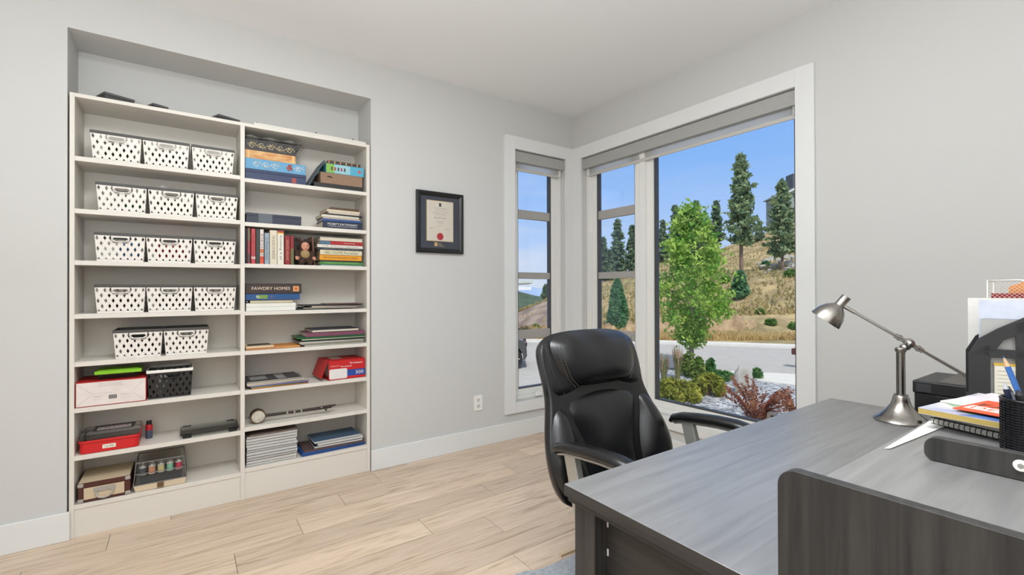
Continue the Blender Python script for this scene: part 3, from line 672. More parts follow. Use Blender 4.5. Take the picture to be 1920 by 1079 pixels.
ln.rotation_euler = (0, math.radians(30), 0)
mb = MB(); mb.box(0, .010, 0, .2, 0, .198); obj('cover', mb, flat(44, 70, 82, .45), ln, bevel=.002); mb = MB(); mb.box(.002, .008, .003, .197, .195, .1985); obj('page_block', mb, PAGES, ln)
k1, _ = lidbox('flat_box', 'flat black box under the brown box at the right of the first shelf', 'box', -2.178, -1.872, z, z+.030, flat(40, 38, 38, .5))
k2, k2b = lidbox('craft_box', 'plain brown cardboard box with small black print', 'box', -2.138, -1.872, z+.030, z+.100, mat('kraft_card', S(152, 124, 100), .75, noise=(S(140, 112, 90), 60, (1, 1, 1), 2, .3, .7)))
mb = MB(); mb.tube([(-.09, -.0006, .043), (-.075, -.0006, .046), (-.062, -.0006, .038)], [.002, .004, .002], 6); obj('printed_mark', mb, BLACKP, k2b)
k3, k3b = lidbox('puzzle_box', 'green and turquoise picture box on the brown cardboard box', 'box', -2.104, -1.862, z+.100, z+.160, flat(84, 168, 196, .45))
band(k3b, -.120, -.07, .002, .058, (130, 178, 74)); band(k3b, -.07, .03, .002, .058, (150, 196, 204)); 
for q in range(5): band(k3b, -.09+.02*q, -.08+.02*q, .018, .04, [(70, 50, 60), (170, 60, 80)][q % 2], 'printed_figure', -.0008)
mb = MB(); mb.lathe([(.012, -.0008), (.012, .0)], n=5, M=Matrix.Rotation(PI/2, 4, 'X'), c=(.09, 0, .03)); obj('printed_star', mb, flat(196, 96, 96), k3b)
k4, k4b = lidbox('pencil_tin', 'dark striped flat tin on top of the turquoise picture box', 'box', -2.094, -1.885, z+.160, z+.180, flat(64, 52, 46, .4))
for q in range(6): band(k4b, -.10+.036*q, -.094+.036*q, .002, .018, [(214, 130, 90), (206, 180, 120)][q % 2], 'stripe')
# --- second shelf
z = RZ[1]
nv, nvb = lidbox('document_box', 'dark navy document box with grey label on the second shelf', 'box', -2.549, -2.25, z, z+.058, flat(48, 52, 68, .5), flat(44, 48, 64, .5), .3)
band(nvb, -.085, -.012, .003, .056, (92, 98, 106), 'grey_label')
G2 = 'stacked books at the right of the second shelf'
t_, cv = book('dictionary', 'thick dark navy dictionary with white title at the bottom of its stack', 'book', .25, .045, .17, (34, 42, 64), (-2.125, .02, z), group=G2, hard=.004)
text("MOSBY'S DICTIONARY", flat(232, 230, 226), cv, (.03, -.0006, .022), .19, .013); text('OF MEDICINE, NURSING & HEALTH PROFESSIONS', flat(210, 210, 210), cv, (.032, -.0006, .010), .186, .007)
zz = z+.045
for (x0, l, T_, c, lab, f) in ((-2.128, .245, .014, (50, 82, 140), 'blue book resting directly on the thick navy dictionary', 'spine'), (-2.125, .24, .010, (122, 108, 112), 'thin mauve booklet above the blue book', 'pages'), (-2.13, .238, .017, (216, 208, 192), 'pale paperback in the middle of the dictionary stack', 'spine'),
                               (-2.10, .225, .009, (48, 46, 48), 'thin black booklet above the pale paperback', 'spine'), (-2.09, .20, .011, (216, 210, 200), 'thin white booklet under the tan book', 'pages'), (-2.10, .215, .018, (176, 148, 108), 'tan book near the top of the dictionary stack', 'pages'), (-2.075, .18, .012, (92, 66, 52), 'small dark brown book on top of the dictionary stack', 'spine')):
    book('book', lab, 'book', l, T_, .165, c, (x0, .018+rng.uniform(0, .012), zz), face=f, group=G2, rz=rng.uniform(-.03, .03)); zz += T_
# --- third shelf: upright books
z = RZ[2]; G3 = 'upright books on the third shelf'
UP = [(-2.553, .010, .205, (34, 42, 58), 'thin navy book tight against the bookcase divider', None, None), (-2.542, .016, .208, (150, 60, 66), 'red and green book beside the thin navy one', None, None), (-2.5225, .023, .206, (186, 70, 74), 'rose red hardback with a white band low on its spine', 'THE HEALTH GUIDE', (120, 30, 40)),
      (-2.498, .020, .205, (52, 60, 56), 'dark green-grey book between rose red and white-orange ones', None, None), (-2.4765, .020, .205, (222, 208, 204), 'white book with bright orange foot', 'DESIGN', (70, 50, 50)), (-2.4525, .026, .185, (150, 164, 176), 'pale blue book with dark writing, shorter than its neighbours', 'C. Forever Yours', (50, 60, 74)),
      (-2.425, .040, .204, (218, 208, 186), 'thick cream book with embossed title', 'THE BOOK OF REMEDIES', (120, 108, 84)), (-2.384, .036, .204, (226, 220, 204), 'white book with red and yellow head', 'Knitting 4 all', (70, 74, 110)), (-2.344, .031, .176, (140, 34, 40), 'dark red book left of the doll', 'HOLISTIC HEALING', (206, 150, 120)),
      (-2.312, .020, .178, (136, 40, 42), 'red book with olive green foot just behind the doll', None, None), (-2.291, .014, .180, (216, 204, 186), 'narrow white book behind the doll', None, None), (-2.276, .030, .176, (70, 62, 60), 'dark book behind the head of the doll', None, None), (-2.245, .028, .172, (190, 160, 140), 'pale brown book behind the right ear of the doll', None, None), (-2.216, .026, .170, (58, 74, 92), 'slate blue book behind the right arm of the doll', None, None)]
for i, (x, T_, L_, c, lab, ti, tc_) in enumerate(UP):
    y = .02 if i < 10 else .12
    t_, cv = book('book', lab, 'book', L_, T_-.001, .15 if i < 10 else .14, c, (x, y, z+L_), vert=True, group=G3, title=ti, tcol=tc_, txw=.7, th=.42)
    if i == 1: band(cv, .006, .075, .002, T_-.003, (92, 104, 70)); band(cv, .15, .2, .002, T_-.003, (70, 66, 64))
    if i == 2: band(cv, .164, .178, .001, T_-.002, (226, 200, 196))
    if i == 4: band(cv, .16, .203, .0005, T_-.0015, (224, 74, 40)); band(cv, .118, .14, .001, T_-.002, (206, 110, 50), 'spine_band', -.0007)
    if i == 7: band(cv, .001, .012, .0005, T_-.0015, (170, 44, 40)); band(cv, .012, .02, .0005, T_-.0015, (222, 184, 70))
    if i == 9: band(cv, .08, .176, .0005, T_-.0015, (98, 96, 56))
ln = thing('book', 'thin brown book leaning between the doll and the stacked books', 'book', (-2.172, .04, z)); ln.rotation_euler = (0, math.radians(-4.5), 0); ln['group'] = G3
mb = MB(); mb.box(0, .008, 0, .14, .0006, .18); obj('cover', mb, flat(122, 82, 62, .5), ln, bevel=.001); mb = MB(); mb.box(.0015, .0065, .003, .137, .178, .1805); obj('page_block', mb, PAGES, ln)
# doll in a furry brown hooded suit
dl = thing('doll', 'small doll in a brown furry hooded suit sitting among the books', 'doll', (-2.226, .054, z))
FUR = mat('brown_fur', S(62, 42, 34), .95, noise=(S(84, 60, 48), 90, (1, 1, 1), 3, .35, .65), bump=(240, .9)); SKIN = mat('doll_skin', S(206, 146, 120), .5, noise=(S(214, 154, 128), 20, (1, 1, 1), 2, .3, .7))
def ell(mb, c, r, n=16, M=None):
    pr = [(max(1e-6, math.sin(PI*i/10)), -math.cos(PI*i/10)) for i in range(11)]; base = len(mb.v)
    mb.lathe(pr, n=n)
    for k in range(base, len(mb.v)):
        p = Vector((mb.v[k][0]*r[0], mb.v[k][1]*r[1], mb.v[k][2]*r[2]))
        if M is not None: p = M @ p
        mb.v[k] = (p.x+c[0], p.y+c[1], p.z+c[2])
    return mb
def remesh(o, vs, sm=4):
    r = o.modifiers.new('r', 'REMESH'); r.mode = 'VOXEL'; r.voxel_size = vs; r.use_smooth_shade = True
    s = o.modifiers.new('s', 'SMOOTH'); s.factor = .5; s.iterations = sm
mb = MB(); ell(mb, (0, 0, .055), (.042, .034, .05)); ell(mb, (0, .002, .118), (.036, .034, .038)); ell(mb, (0, 0, .088), (.03, .028, .03))
for sx in (-1, 1):
    ell(mb, (sx*.032, 0, .158), (.014, .009, .014)); ell(mb, (sx*.042, -.006, .072), (.016, .018, .03), M=Matrix.Rotation(sx*.5, 3, 'Y')); ell(mb, (sx*.048, -.02, .048), (.013, .016, .02))
    ell(mb, (sx*.022, -.026, .022), (.021, .034, .021)); ell(mb, (sx*.024, -.046, .018), (.018, .014, .018))
bd = obj('body', mb, FUR, dl); remesh(bd, .0035)
mb = MB(); ell(mb, (0, -.024, .117), (.024, .014, .027)); ell(mb, (0, -.038, .112), (.0045, .004, .004)); fc = obj('face', mb, SKIN, dl, smooth=80)
mb = MB()
for sx in (-1, 1): ell(mb, (sx*.0095, -.0365, .121), (.0032, .002, .0036), 10)
obj('eyes', mb, flat(40, 28, 24, .2), fc); mb = MB(); ell(mb, (0, -.0375, .1035), (.005, .0015, .0016), 10); obj('mouth', mb, flat(170, 70, 66), fc)
mb = MB(); ell(mb, (0, -.022, .066), (.028, .016, .030)); obj('belly_patch', mb, mat('tan_plush', S(170, 142, 98), .95, bump=(240, .6)), dl, smooth=80)
for sx in (-1, 1):
    mb = MB(); ell(mb, (sx*.05, -.034, .045), (.010, .008, .009))
    for f_ in range(4): mb.tube([(sx*(.043+.0045*f_), -.038, .042), (sx*(.042+.0048*f_), -.046, .036), (sx*(.042+.0048*f_), -.048, .031)], [.0024, .0022, .0016], 6)
    mb.tube([(sx*.042, -.036, .048), (sx*.036, -.043, .046), (sx*.035, -.046, .042)], [.0026, .0023, .0016], 6)
    obj('hand', mb, SKIN, dl, smooth=80)
# horizontal stack beside the doll
G4 = 'stacked books beside the doll'; zz = z
for (x0, l, T_, c, lab, ti, tc_, th, f) in (
    (-2.135, .262, .008, (150, 176, 176), 'thin pale teal book at the bottom of the stack beside the doll', None, None, .5, 'spine'),
    (-2.142, .275, .018, (70, 128, 60), 'green book low in the stack beside the doll', 'GREEN CLEANING', (150, 200, 130), .3, 'spine'),
    (-2.138, .262, .009, (56, 54, 58), 'thin black book under the orange-yellow one', None, None, .5, 'spine'),
    (-2.142, .264, .035, (222, 152, 34), 'orange-yellow thick book with brown lettering', 'Extraordinary Uses', (120, 56, 20), .42, 'spine'),
    (-2.140, .264, .031, (214, 204, 176), 'cream book with olive green number lettering', '1801 HOME Remedies', (110, 116, 70), .6, 'spine'),
    (-2.150, .285, .015, (44, 50, 60), 'dark slate book above the cream lettered one', 'Complete Guide to Health', (190, 186, 176), .35, 'spine'),
    (-2.155, .285, .020, (222, 216, 206), 'white paperback in the stack beside the doll', 'of Nutrition', (120, 90, 84), .3, 'spine'),
    (-2.142, .272, .024, (168, 36, 40), 'red book with teal end near the top of the stack', None, None, .5, 'spine'),
    (-2.140, .270, .023, (204, 198, 188), 'pale grey book on top of the stack beside the doll', None, None, .5, 'pages')):
    t_, cv = book('book', lab, 'book', l, T_-.0006, .15, c, (x0, .016+rng.uniform(0, .01), zz), group=G4, title=ti, tcol=tc_, th=th, txw=.8, face=f, rz=rng.uniform(-.012, .012))
    if c == (168, 36, 40): band(cv, .0, .065, .001, T_-.002, (70, 110, 132)); text('Learning', flat(230, 210, 200), cv, (.15, -.0008, .007), .07, .009)
    if c == (70, 128, 60): band(cv, .02, .24, .012, .0155, (110, 160, 76))
    zz += T_
# --- fourth shelf
z = RZ[3]; zz = z
GP = 'reams of paper at the left of the fourth shelf'
for k, (h_, lab) in enumerate(((.024, 'white paper pile at the bottom under the binders'), (.022, 'second white paper pile under the binders'))):
    t_ = thing('paper_pile', lab, 'paper', (-2.549, .02, zz), rng.uniform(-.01, .01), GP); mb = MB(); mb.box(0, .266, 0, .2, 0, h_-.0006); obj('sheets', mb, PAPER, t_, bevel=.001); zz += h_
t_, cv = book('folder', 'olive yellow folder with white papers under the blue binder', 'folder', .235, .018, .19, (150, 142, 40), (-2.530, .022, zz), face='pages', hard=.003); zz += .018
t_ = thing('clip_binder', 'thin black binder end peeping out beside the yellow folder', 'binder', (-2.552, .03, z+.0462)); mb = MB(); mb.box(0, .018, 0, .18, 0, .0175); obj('cover', mb, BLACKP, t_, bevel=.002); mb = MB(); mb.lathe([(.004, -.001), (.004, .001)], n=12, M=Matrix.Rotation(PI/2, 4, 'X'), c=(.009, -.0005, .009)); obj('finger_ring', mb, STEEL, t_)
t_, cv = book('binder', 'blue binder with green picture label on the spine', 'binder', .292, .038, .2, (40, 82, 134), (-2.552, .016, zz), hard=.003); zz += .038
band(cv, .06, .115, .008, .03, (120, 150, 70), 'spine_label'); text('Rx', flat(230, 230, 220), cv, (.055, -.001, .012), .018, .015); mb = MB(); mb.lathe([(.009, -.0008), (.009, .0004)], n=16, M=Matrix.Rotation(PI/2, 4, 'X'), c=(.135, 0, .019)); obj('spine_badge', mb, flat(90, 90, 120), cv)
t_, cv = book('binder', 'thick dark brown binder with cream lettering and orange square', 'binder', .300, .060, .21, (58, 46, 42), (-2.551, .012, zz), hard=.004)
text('FAWDRY HOMES', flat(226, 206, 186), cv, (.03, -.0006, .022), .205, .018); band(cv, .252, .285, .013, .045, (216, 158, 102), 'orange_square'); band(cv, .26, .277, .021, .037, (190, 100, 50), 'square_emblem', -.0008)
zz = z
for (x0, l, T_, c, f, rz, lab) in ((-2.28, .31, .006, (40, 64, 54), 'spine', .02, 'dark green folder at the bottom of the loose papers on the fourth shelf'), (-2.24, .33, .008, (84, 60, 60), 'pages', -.02, 'dark brown booklet in the loose papers on the fourth shelf'), (-2.19, .28, .008, (216, 208, 196), 'pages', .03, 'white booklet in the loose papers on the fourth shelf'), (-2.24, .36, .007, (44, 40, 44), 'spine', .0, 'black folder on top of the loose papers on the fourth shelf'), (-2.10, .23, .005, (92, 60, 66), 'spine', -.03, 'plum booklet lying highest on the fourth shelf')):
    book('booklet', lab, 'booklet', l, T_-.0004, .2, c, (x0, .022, zz), face=f, group='loose papers on the fourth shelf', rz=rz); zz += T_
# --- fifth shelf
z = RZ[4]; zz = z
for (x0, l, T_, c, lab, rz) in ((-2.550, .19, .009, (196, 132, 78), 'tan envelope lying flat at the left of the fifth shelf', 0), (-2.475, .235, .013, (206, 140, 74), 'orange padded envelope on the fifth shelf', .05), (-2.550, .15, .012, (224, 196, 160), 'cream envelope under the black slip on the fifth shelf', .02)):
    zb_ = zz if c != (224, 196, 160) else z+.0095
    if c == (206, 140, 74): x0, zb_ = -2.395, z
    t_ = thing('envelope', lab, 'envelope', (x0, .02, zb_), rz, 'envelopes on the fifth shelf'); mb = MB(); mb.box(0, l if c != (206, 140, 74) else .14, 0, .17, 0, T_-.0006); e_ = obj('pouch', mb, mat('env_%d' % c[1], S(*c), .7, bump=(60, .15)), t_, bevel=.003)
    mb = MB(); mb.add([(0.01, .17, T_), (.13, .17, T_), (.07, .09, T_)], [(0, 1, 2)]); obj('flap', mb, mat('env_%d' % c[1]), t_)
t_ = thing('paper_slip', 'black folded slip lying on the cream envelope', 'paper', (-2.54, .06, z+.0225)); mb = MB(); mb.prism([(0, 0), (.13, .01), (.12, .09), (.01, .08)], 0, .002, 'z'); obj('slip', mb, flat(60, 54, 52, .6), t_)
G5 = 'folders stacked on the fifth shelf'; zz = z
for (x0, l, T_, c, f, rz, lab) in ((-2.235, .38, .010, (150, 152, 150), 'pages', .01, 'grey folder of white sheets at the bottom of the folder stack'), (-2.255, .40, .009, (58, 60, 60), 'pages', -.015, 'black folder second from the bottom of the folder stack'), (-2.262, .405, .010, (206, 206, 200), 'pages', .01, 'white folder below the green ones'),
    (-2.27, .41, .009, (40, 46, 44), 'spine', -.01, 'dark folder under the light green one'), (-2.25, .40, .010, (96, 140, 84), 'pages', .02, 'light green folder in the folder stack'), (-2.275, .415, .010, (22, 88, 52), 'spine', -.01, 'emerald green folder in the folder stack'), (-2.225, .37, .026, (120, 70, 88), 'spine', .0, 'purple plum binder lying on the green folders'), (-2.19, .30, .018, (54, 58, 72), 'pages', .0, 'dark slate booklet with white pages topmost of the folder stack')):
    book('folder', lab, 'folder', l-.008, T_-.0005, .215 if T_ < .02 else .2, c, (x0, .014, zz), face=f, group=G5, rz=rz*.6, hard=.003); zz += T_
# --- sixth shelf
z = RZ[5]; zz = z; G6 = 'magazines on the sixth shelf'
for k, (x0, l, T_, c, f, rz, lab) in enumerate(((-2.520, .31, .006, (208, 120, 60), 'spine', .05, 'thin orange-edged magazine at the bottom of the pile'), (-2.525, .30, .006, (110, 150, 80), 'spine', .03, 'thin green-edged magazine low in the pile'), (-2.530, .32, .007, (110, 96, 150), 'spine', .0, 'thin violet-edged magazine in the pile'), (-2.545, .33, .009, (200, 194, 186), 'pages', .02, 'pale magazine in the upper half of the pile'), (-2.548, .32, .009, (176, 172, 166), 'pages', -.01, 'grey magazine below the topmost one'), (-2.548, .30, .008, (62, 62, 66), 'pages', .03, 'black and white magazine topmost of the pile'))):
    t_, cv = book('magazine', lab+' on the sixth shelf', 'magazine', l, T_-.0004, .22, c, (x0, .012, zz), face=f, group=G6, rz=rz, hard=.0015); zz += T_
    if k == 5:
        mb = MB(); mb.box(.17, .22, .02, .2, T_, T_+.0003); mb.box(.03, .12, .05, .18, T_, T_+.0003); obj('cover_print', mb, flat(150, 150, 150, .5), cv)
ev = thing('envelope_box', 'red opened cardboard box of envelopes with blue stripe and number', 'box', (-1.978, .128, z), .05)
RC = mat('red_print_card', S(196, 34, 38), .45, bump=(80, .03))
mb = MB(); w_, d_, h_ = .118, .105, .125; tk = .0025
mb.box(-w_, w_, -d_, -d_+tk, 0, h_); mb.box(-w_, w_, d_-tk, d_, 0, h_); mb.box(w_-tk, w_, -d_, d_, 0, h_); mb.box(-w_, w_, -d_, d_, 0, tk); mb.box(-w_+.0, w_, -d_, d_, h_-tk, h_)
eb = obj('box_body', mb, RC, ev, bevel=.001)
mb = MB(); mb.hexa([(-w_-.045, -d_-.002, .018), (-w_-.043, -d_-.002, .018), (-w_-.043, d_, .018), (-w_-.045, d_, .018)], [(-w_-.004, -d_-.002, h_+.002), (-w_-.002, -d_-.002, h_+.002), (-w_-.002, d_, h_+.002), (-w_-.004, d_, h_+.002)]); fp_ = obj('open_flap', mb, RC, ev)
mb = MB(); mb.box(-.075, -.01, -.03, .08, h_, h_+.0008); obj('address_label', mb, flat(214, 206, 200, .6), eb)
band(eb, .0, w_, .018, .058, (40, 74, 156), 'blue_stripe', -d_-.0006); 
mb = MB(); mb.prism(rrect(-w_+.004, .0, .006, .070, .01), -d_-.0008, -d_+.001, 'y'); obj('white_panel', mb, flat(228, 222, 218, .5), eb)
WT = flat(240, 232, 226, .5)
text('Envelopes', WT, eb, (.018, -d_-.0006, .092), .082, .016); text('Enveloppes', WT, eb, (-.04, -d_-.0006, .076), .07, .012); text('500', WT, eb, (.055, -d_-.0012, .027), .052, .022); text('BUSINESS SECURITY', flat(240, 190, 180), eb, (-.105, -d_-.0006, .085), .058, .008)
for k in range(9):
    e_ = thing('envelope', 'white envelope standing inside the opened red box, %s' % ['first from its open end', 'second from its open end', 'third from its open end', 'fourth from its open end', 'fifth from its open end', 'sixth from its open end', 'seventh from its open end', 'eighth from its open end', 'ninth from its open end'][k], 'envelope', (-1.978, .128, z+.003), .05, 'envelopes in the red box')
    mb = MB(); x_ = -w_+.035+.016*k; mb.box(x_, x_+.004, -d_+.006, d_-.006, 0, .108); obj('paper', mb, PAPER, e_)
# --- seventh shelf: small long-necked instrument
z = RZ[6]
it = thing('lute', 'small dark long-necked string instrument with round pale drum lying on the seventh shelf', 'instrument', (-2.483, .075, z))
DKW = wood('ebony_wood', S(36, 24, 20), S(60, 42, 34), 'x', .35, .5, 3)
Mx = Matrix.Rotation(PI/2, 4, 'X') 
mb = MB(); mb.lathe([(.036, -.030), (.041, -.022), (.041, .018), (.036, .026)], n=32, M=Mx, c=(0, 0, .0415)); sdb = obj('drum_body', mb, DKW, it, smooth=40)
mb = MB(); mb.lathe([(.0, .0275), (.033, .0272), (.036, .0262)], n=32, M=Mx, c=(0, 0, .0415)); obj('drum_skin', mb, mat('drum_skin', S(206, 200, 186), .6, noise=(S(176, 168, 152), 30, (1, 1, 1), 3, .35, .65)), it, smooth=40)
mb = MB(); mb.lathe([(.0352, .0276), (.0395, .0274)], n=32, M=Mx, c=(0, 0, .0415), caps=False)
for k in range(14): a = 2*PI*k/14; mb.tube([(.0375*math.cos(a), -.029, .0415+.0375*math.sin(a)), (.0375*math.cos(a), -.026, .0415+.0375*math.sin(a))], .0024, 6)
obj('tacks', mb, mat('aged_brass', S(120, 96, 66), .35, .8, bump=(90, .05)), it)
mb = MB(); mb.tube([(.038, -.012, .040), (.2, -.012, .038), (.33, -.010, .038), (.42, -.010, .0405)], [.009, .008, .0095, .011], 10); mb.tube([(.415, -.01, .040), (.45, -.012, .047)], [.009, .004], 8); nk = obj('neck', mb, DKW, it, smooth=50)
mb = MB()
for x_ in (.155, .195, .235, .355): mb.tube([(x_, -.012, .038), (x_+.008, -.012, .038)], .0098, 12)
obj('neck_bands', mb, GREYMET, it)
for x_, s_ in ((.345, 1), (.375, -1), (.385, 1)):
    mb = MB(); mb.tube([(x_, -.01, .04), (x_+.006, -.035, .034+.006*s_)], .003, 8); mb.lathe([(.0, -.006), (.007, -.003), (.007, .003), (.0, .006)], c=(x_+.006, -.039, .034+.006*s_), n=10); obj('tuning_peg', mb, DKW, it, smooth=50)
mb = MB(); mb.tube([(-.052, -.012, .041), (-.036, -.012, .041)], [.004, .006], 8); obj('end_pin', mb, DKW, it)
# --- eighth shelf: spiral notebooks
z = RZ[7]
def coil(L_, T_, y=.0, pitch=.0085):
    mb = MB(); n = int(L_/pitch); R = T_*.5-.0006
    for k in range(n):
        x = .008+k*pitch; pts = [(x+.0008*math.cos(a), y+R*.8*math.cos(a), T_/2+R*math.sin(a)) for a in np.linspace(0, 2*PI, 9)]
        mb.tube(pts, .0009, 4, caps=False)
    return mb
COIL = mat('coil_wire', S(214, 214, 214), .3, .7, bump=(50, .02))
def notebook(label, L_, T_, D_, c, loc, group, rz=0, wire=None):
    t_ = thing('spiral_notebook', label, 'notebook', loc, rz, group); yo = T_*.4
    mb = MB(); mb.box(0, L_, yo-.003, D_, .0003, .0016); mb.box(0, L_, yo-.003, D_, T_-.0016, T_-.0003); obj('cover', mb, flat(*c, .5), t_)
    mb = MB(); mb.box(.002, L_-.002, yo, D_-.002, .0017, T_-.0018); obj('page_block', mb, PAPER, t_)
    obj('wire_coil', coil(L_-.008, T_, yo-.001), wire or COIL, t_)
    return t_
zz = z; NBC = [(150, 146, 144), (176, 172, 170), (110, 84, 80), (120, 122, 128), (206, 204, 200), (70, 62, 60), (146, 150, 156), (190, 186, 180), (96, 96, 100), (186, 184, 182), (120, 104, 96)]
onm = ['lowest', 'second', 'third', 'fourth', 'fifth', 'sixth', 'seventh', 'eighth', 'ninth', 'tenth', 'eleventh']
for k in range(11):
    notebook('spiral notebook, %s from the bottom of the tall stack on the bottom shelf' % (onm[k] if k else 'first'), .272+rng.uniform(-.004, .006), .0158, .2, NBC[k], (-2.549+(.004*rng.random()), .012+rng.uniform(0, .006), zz), 'tall stack of spiral notebooks', rng.uniform(-.008, .008)); zz += .0160
book('magazine', 'thin brown magazine lying on the tall spiral notebook stack', 'magazine', .26, .007, .2, (108, 92, 86), (-2.53, .012, zz+.0001), face='spine', rz=.02, hard=.0015)
zz = z
for (x0, l, T_, c, rz, lab) in ((-2.25, .40, .012, (30, 74, 136), .03, 'blue exercise book at the bottom of the low right stack'), (-2.245, .395, .010, (36, 84, 150), .015, 'brighter blue exercise book second in the low right stack'), (-2.235, .38, .011, (92, 70, 70), .0, 'brown-edged exercise book in the low right stack')):
    book('exercise_book', lab, 'book', l-.008, T_-.0005, .21, c, (x0, .014, zz), group='low right stack on the bottom shelf', rz=rz, hard=.003); zz += T_
for k, (x0, l, c, lab) in enumerate(((-2.175, .30, (60, 62, 66), 'dark spiral notebook on the blue exercise books'), (-2.155, .285, (206, 202, 196), 'white spiral notebook in the middle of the small pile on the blue books'), (-2.175, .29, (66, 92, 116), 'slate blue spiral notebook topmost of the small pile on the blue books'))):
    notebook(lab, l, .0145, .19, c, (x0, .02, zz), 'small spiral pile on the blue books', -.02+.02*k); zz += .0147

# ================================================================== FRAMED CERTIFICATE
FX, FZ = -1.318, 1.694; fw, fh = .187, .222
fr = thing('framed_certificate', 'black framed certificate with a red seal hanging on the left wall', 'picture frame', (FX, -.001, FZ))
mb = MB(); o_, i_ = .022, .0; q = .034
prof = [(0, 0), (0, -.022), (.010, -.026), (.022, -.020), (q, -.010), (q, 0)]
cs = [(-1, -1), (1, -1), (1, 1), (-1, 1)]; base = []
for sx, sz in cs:
    for (ins, y) in prof: base.append((sx*(fw-ins), y, sz*(fh-ins)))
n = len(prof); fs = []
for k in range(4):
    for j in range(n): fs.append((k*n+j, ((k+1) % 4)*n+j, ((k+1) % 4)*n+(j+1) % n, k*n+(j+1) % n))
mb.add(base, fs); obj('frame', mb, mat('black_lacquer', S(26, 26, 28), .3, bump=(60, .03)), fr, bevel=.0008)
mb = MB(); mb.box(-fw+q-.004, fw-q+.004, -.008, -.003, -fh+q-.004, fh-q+.004); mt = obj('mat_board', mb, mat('slate_mat', S(62, 66, 78), .8, bump=(300, .05)), fr)
cw, ch = .108, .148; cz = .012
mb = MB(); mb.box(-cw, cw, -.0092, -.008, cz-ch, cz+ch); ed = obj('gold_bevel', mb, flat(206, 172, 110, .5), fr)
mb = MB(); mb.box(-cw+.004, cw-.004, -.0097, -.009, cz-ch+.004, cz+ch-.004); pp = obj('certificate_paper', mb, mat('certificate_paper', S(226, 218, 204), .7, noise=(S(220, 208, 192), 12, (1, 1, 1), 3, .3, .7)), fr)
INK = flat(96, 88, 84, .7); FA = -.0100
mb = MB(); mb.prism(rrect(-.009, .009, cz+.105, cz+.132, .004), FA, -.0096, 'y'); obj('crest', mb, flat(60, 58, 62), pp)
for tx, zc, w_, h_ in (('Diploma of Nursing', .088, .10, .009), ('The Senate of the University', .074, .085, .006), ('hereby admits', .058, .12, .005), ('having fulfilled the requirements', .046, .09, .005), ('the degree of', .034, .03, .005), ('Bachelor of Arts', .018, .092, .010), ('with all rights', -.004, .06, .006), ('and privileges', -.016, .05, .006), ('given this day', -.034, .03, .005)):
    text(tx, INK, pp, (-w_/2, FA, cz+zc), w_, h_)
text('Dean', INK, pp, (-.085, FA, cz-.055), .03, .006); text('Registrar', INK, pp, (.04, FA, cz-.06), .04, .006)
mb = MB(); mb.lathe([(.0262, .0), (.0262, .0008)], n=28, M=Mx, c=(0, FA+.0002, cz-.112)); obj('red_seal', mb, mat('seal_red', S(186, 34, 46), .45, bump=(300, .3)), pp)
GOLD = flat(206, 176, 118, .4)
mb = MB(); mb.box(-.045, -.022, -.0086, -.0079, -.172, -.144); obj('gold_emblem', mb, GOLD, mt)
text('ROYAL', GOLD, mt, (-.016, -.0086, -.153), .028, .007); text('ROADS', GOLD, mt, (-.016, -.0086, -.1625), .03, .007); text('UNIVERSITY', GOLD, mt, (-.016, -.0086, -.172), .052, .007)
mb = MB(); mb.box(-fw+q-.002, fw-q+.002, -.0125, -.0115, -fh+q-.002, fh-q+.002); obj('glass_pane', mb, glassmat('picture_glass', (1, 1, 1, 1), .05), fr)
# ================================================================== DESK
DX0, DX1, DY0, DY1 = -2.115, -.639, -2.26, -2.735
dk = thing('desk', 'large dark grey oak desk with moulded edge in front of the black chair', 'desk', (-1.377, -2.5, 0))
def dpart(nm, boxes, m, parent=None, bevel=.0015):
    mb = MB()
    for q in boxes: mb.box(q[0]+1.377, q[1]+1.377, q[2]+2.5, q[3]+2.5, q[4], q[5])
    return obj(nm, mb, m, parent or dk, bevel=bevel)
mb = MB(); mb.prism([(x+1.377, y+2.5) for x, y in rrect(DX0, DX1, DY1, DY0, [.012, .004, .004, .012])], .7235, .75, 'z'); mb.m = [1, 0]+[1]*(len(mb.m)-2); obj('desktop', mb, [DESKTOP, DESKY], dk, bevel=.0015)
dpart('edge_moulding', [(DX0+.006, DX1-.006, DY1+.004, DY0-.006, .710, .7235)], DESKY, bevel=.005)
dpart('apron', [(DX0+.030, DX1-.030, DY0-.030, DY0-.048, .655, .709), (DX0+.030, DX0+.042, DY1+.02, DY0-.028, .698, .709)], DESKY)
for (x, y) in ((DX0+.024, DY0-.012), (DX0+.024, DY1+.070), (DX1-.089, DY0-.012), (DX1-.089, DY1+.070)): dpart('leg', [(x, x+.065, y-.066, y, 0, .710)], DESKV, bevel=.002)
for (x, s) in ((DX0+.062, 1), (DX1-.080, 1)):
    ep = dpart('end_panel', [(x, x+.018, DY1+.068, DY0-.076, .555, .710)], DESKY); dpart('end_rail', [(x-.022, x+.018, DY1+.068, DY0-.076, .525, .553)], DESKY); dpart('lower_panel', [(x+.008, x+.022, DY1+.068, DY0-.076, .06, .525)], DESKY)
dpart('modesty_panel', [(DX0+.089, DX1-.089, DY1+.03, DY1+.048, .2, .710)], DESKY)
for zc in (.672, .607): dpart('dowel_cap', [(DX0+.0605, DX0+.0625, DY0-.083, DY0-.079, zc-.008, zc+.008)], WHITEP, bevel=.0006)

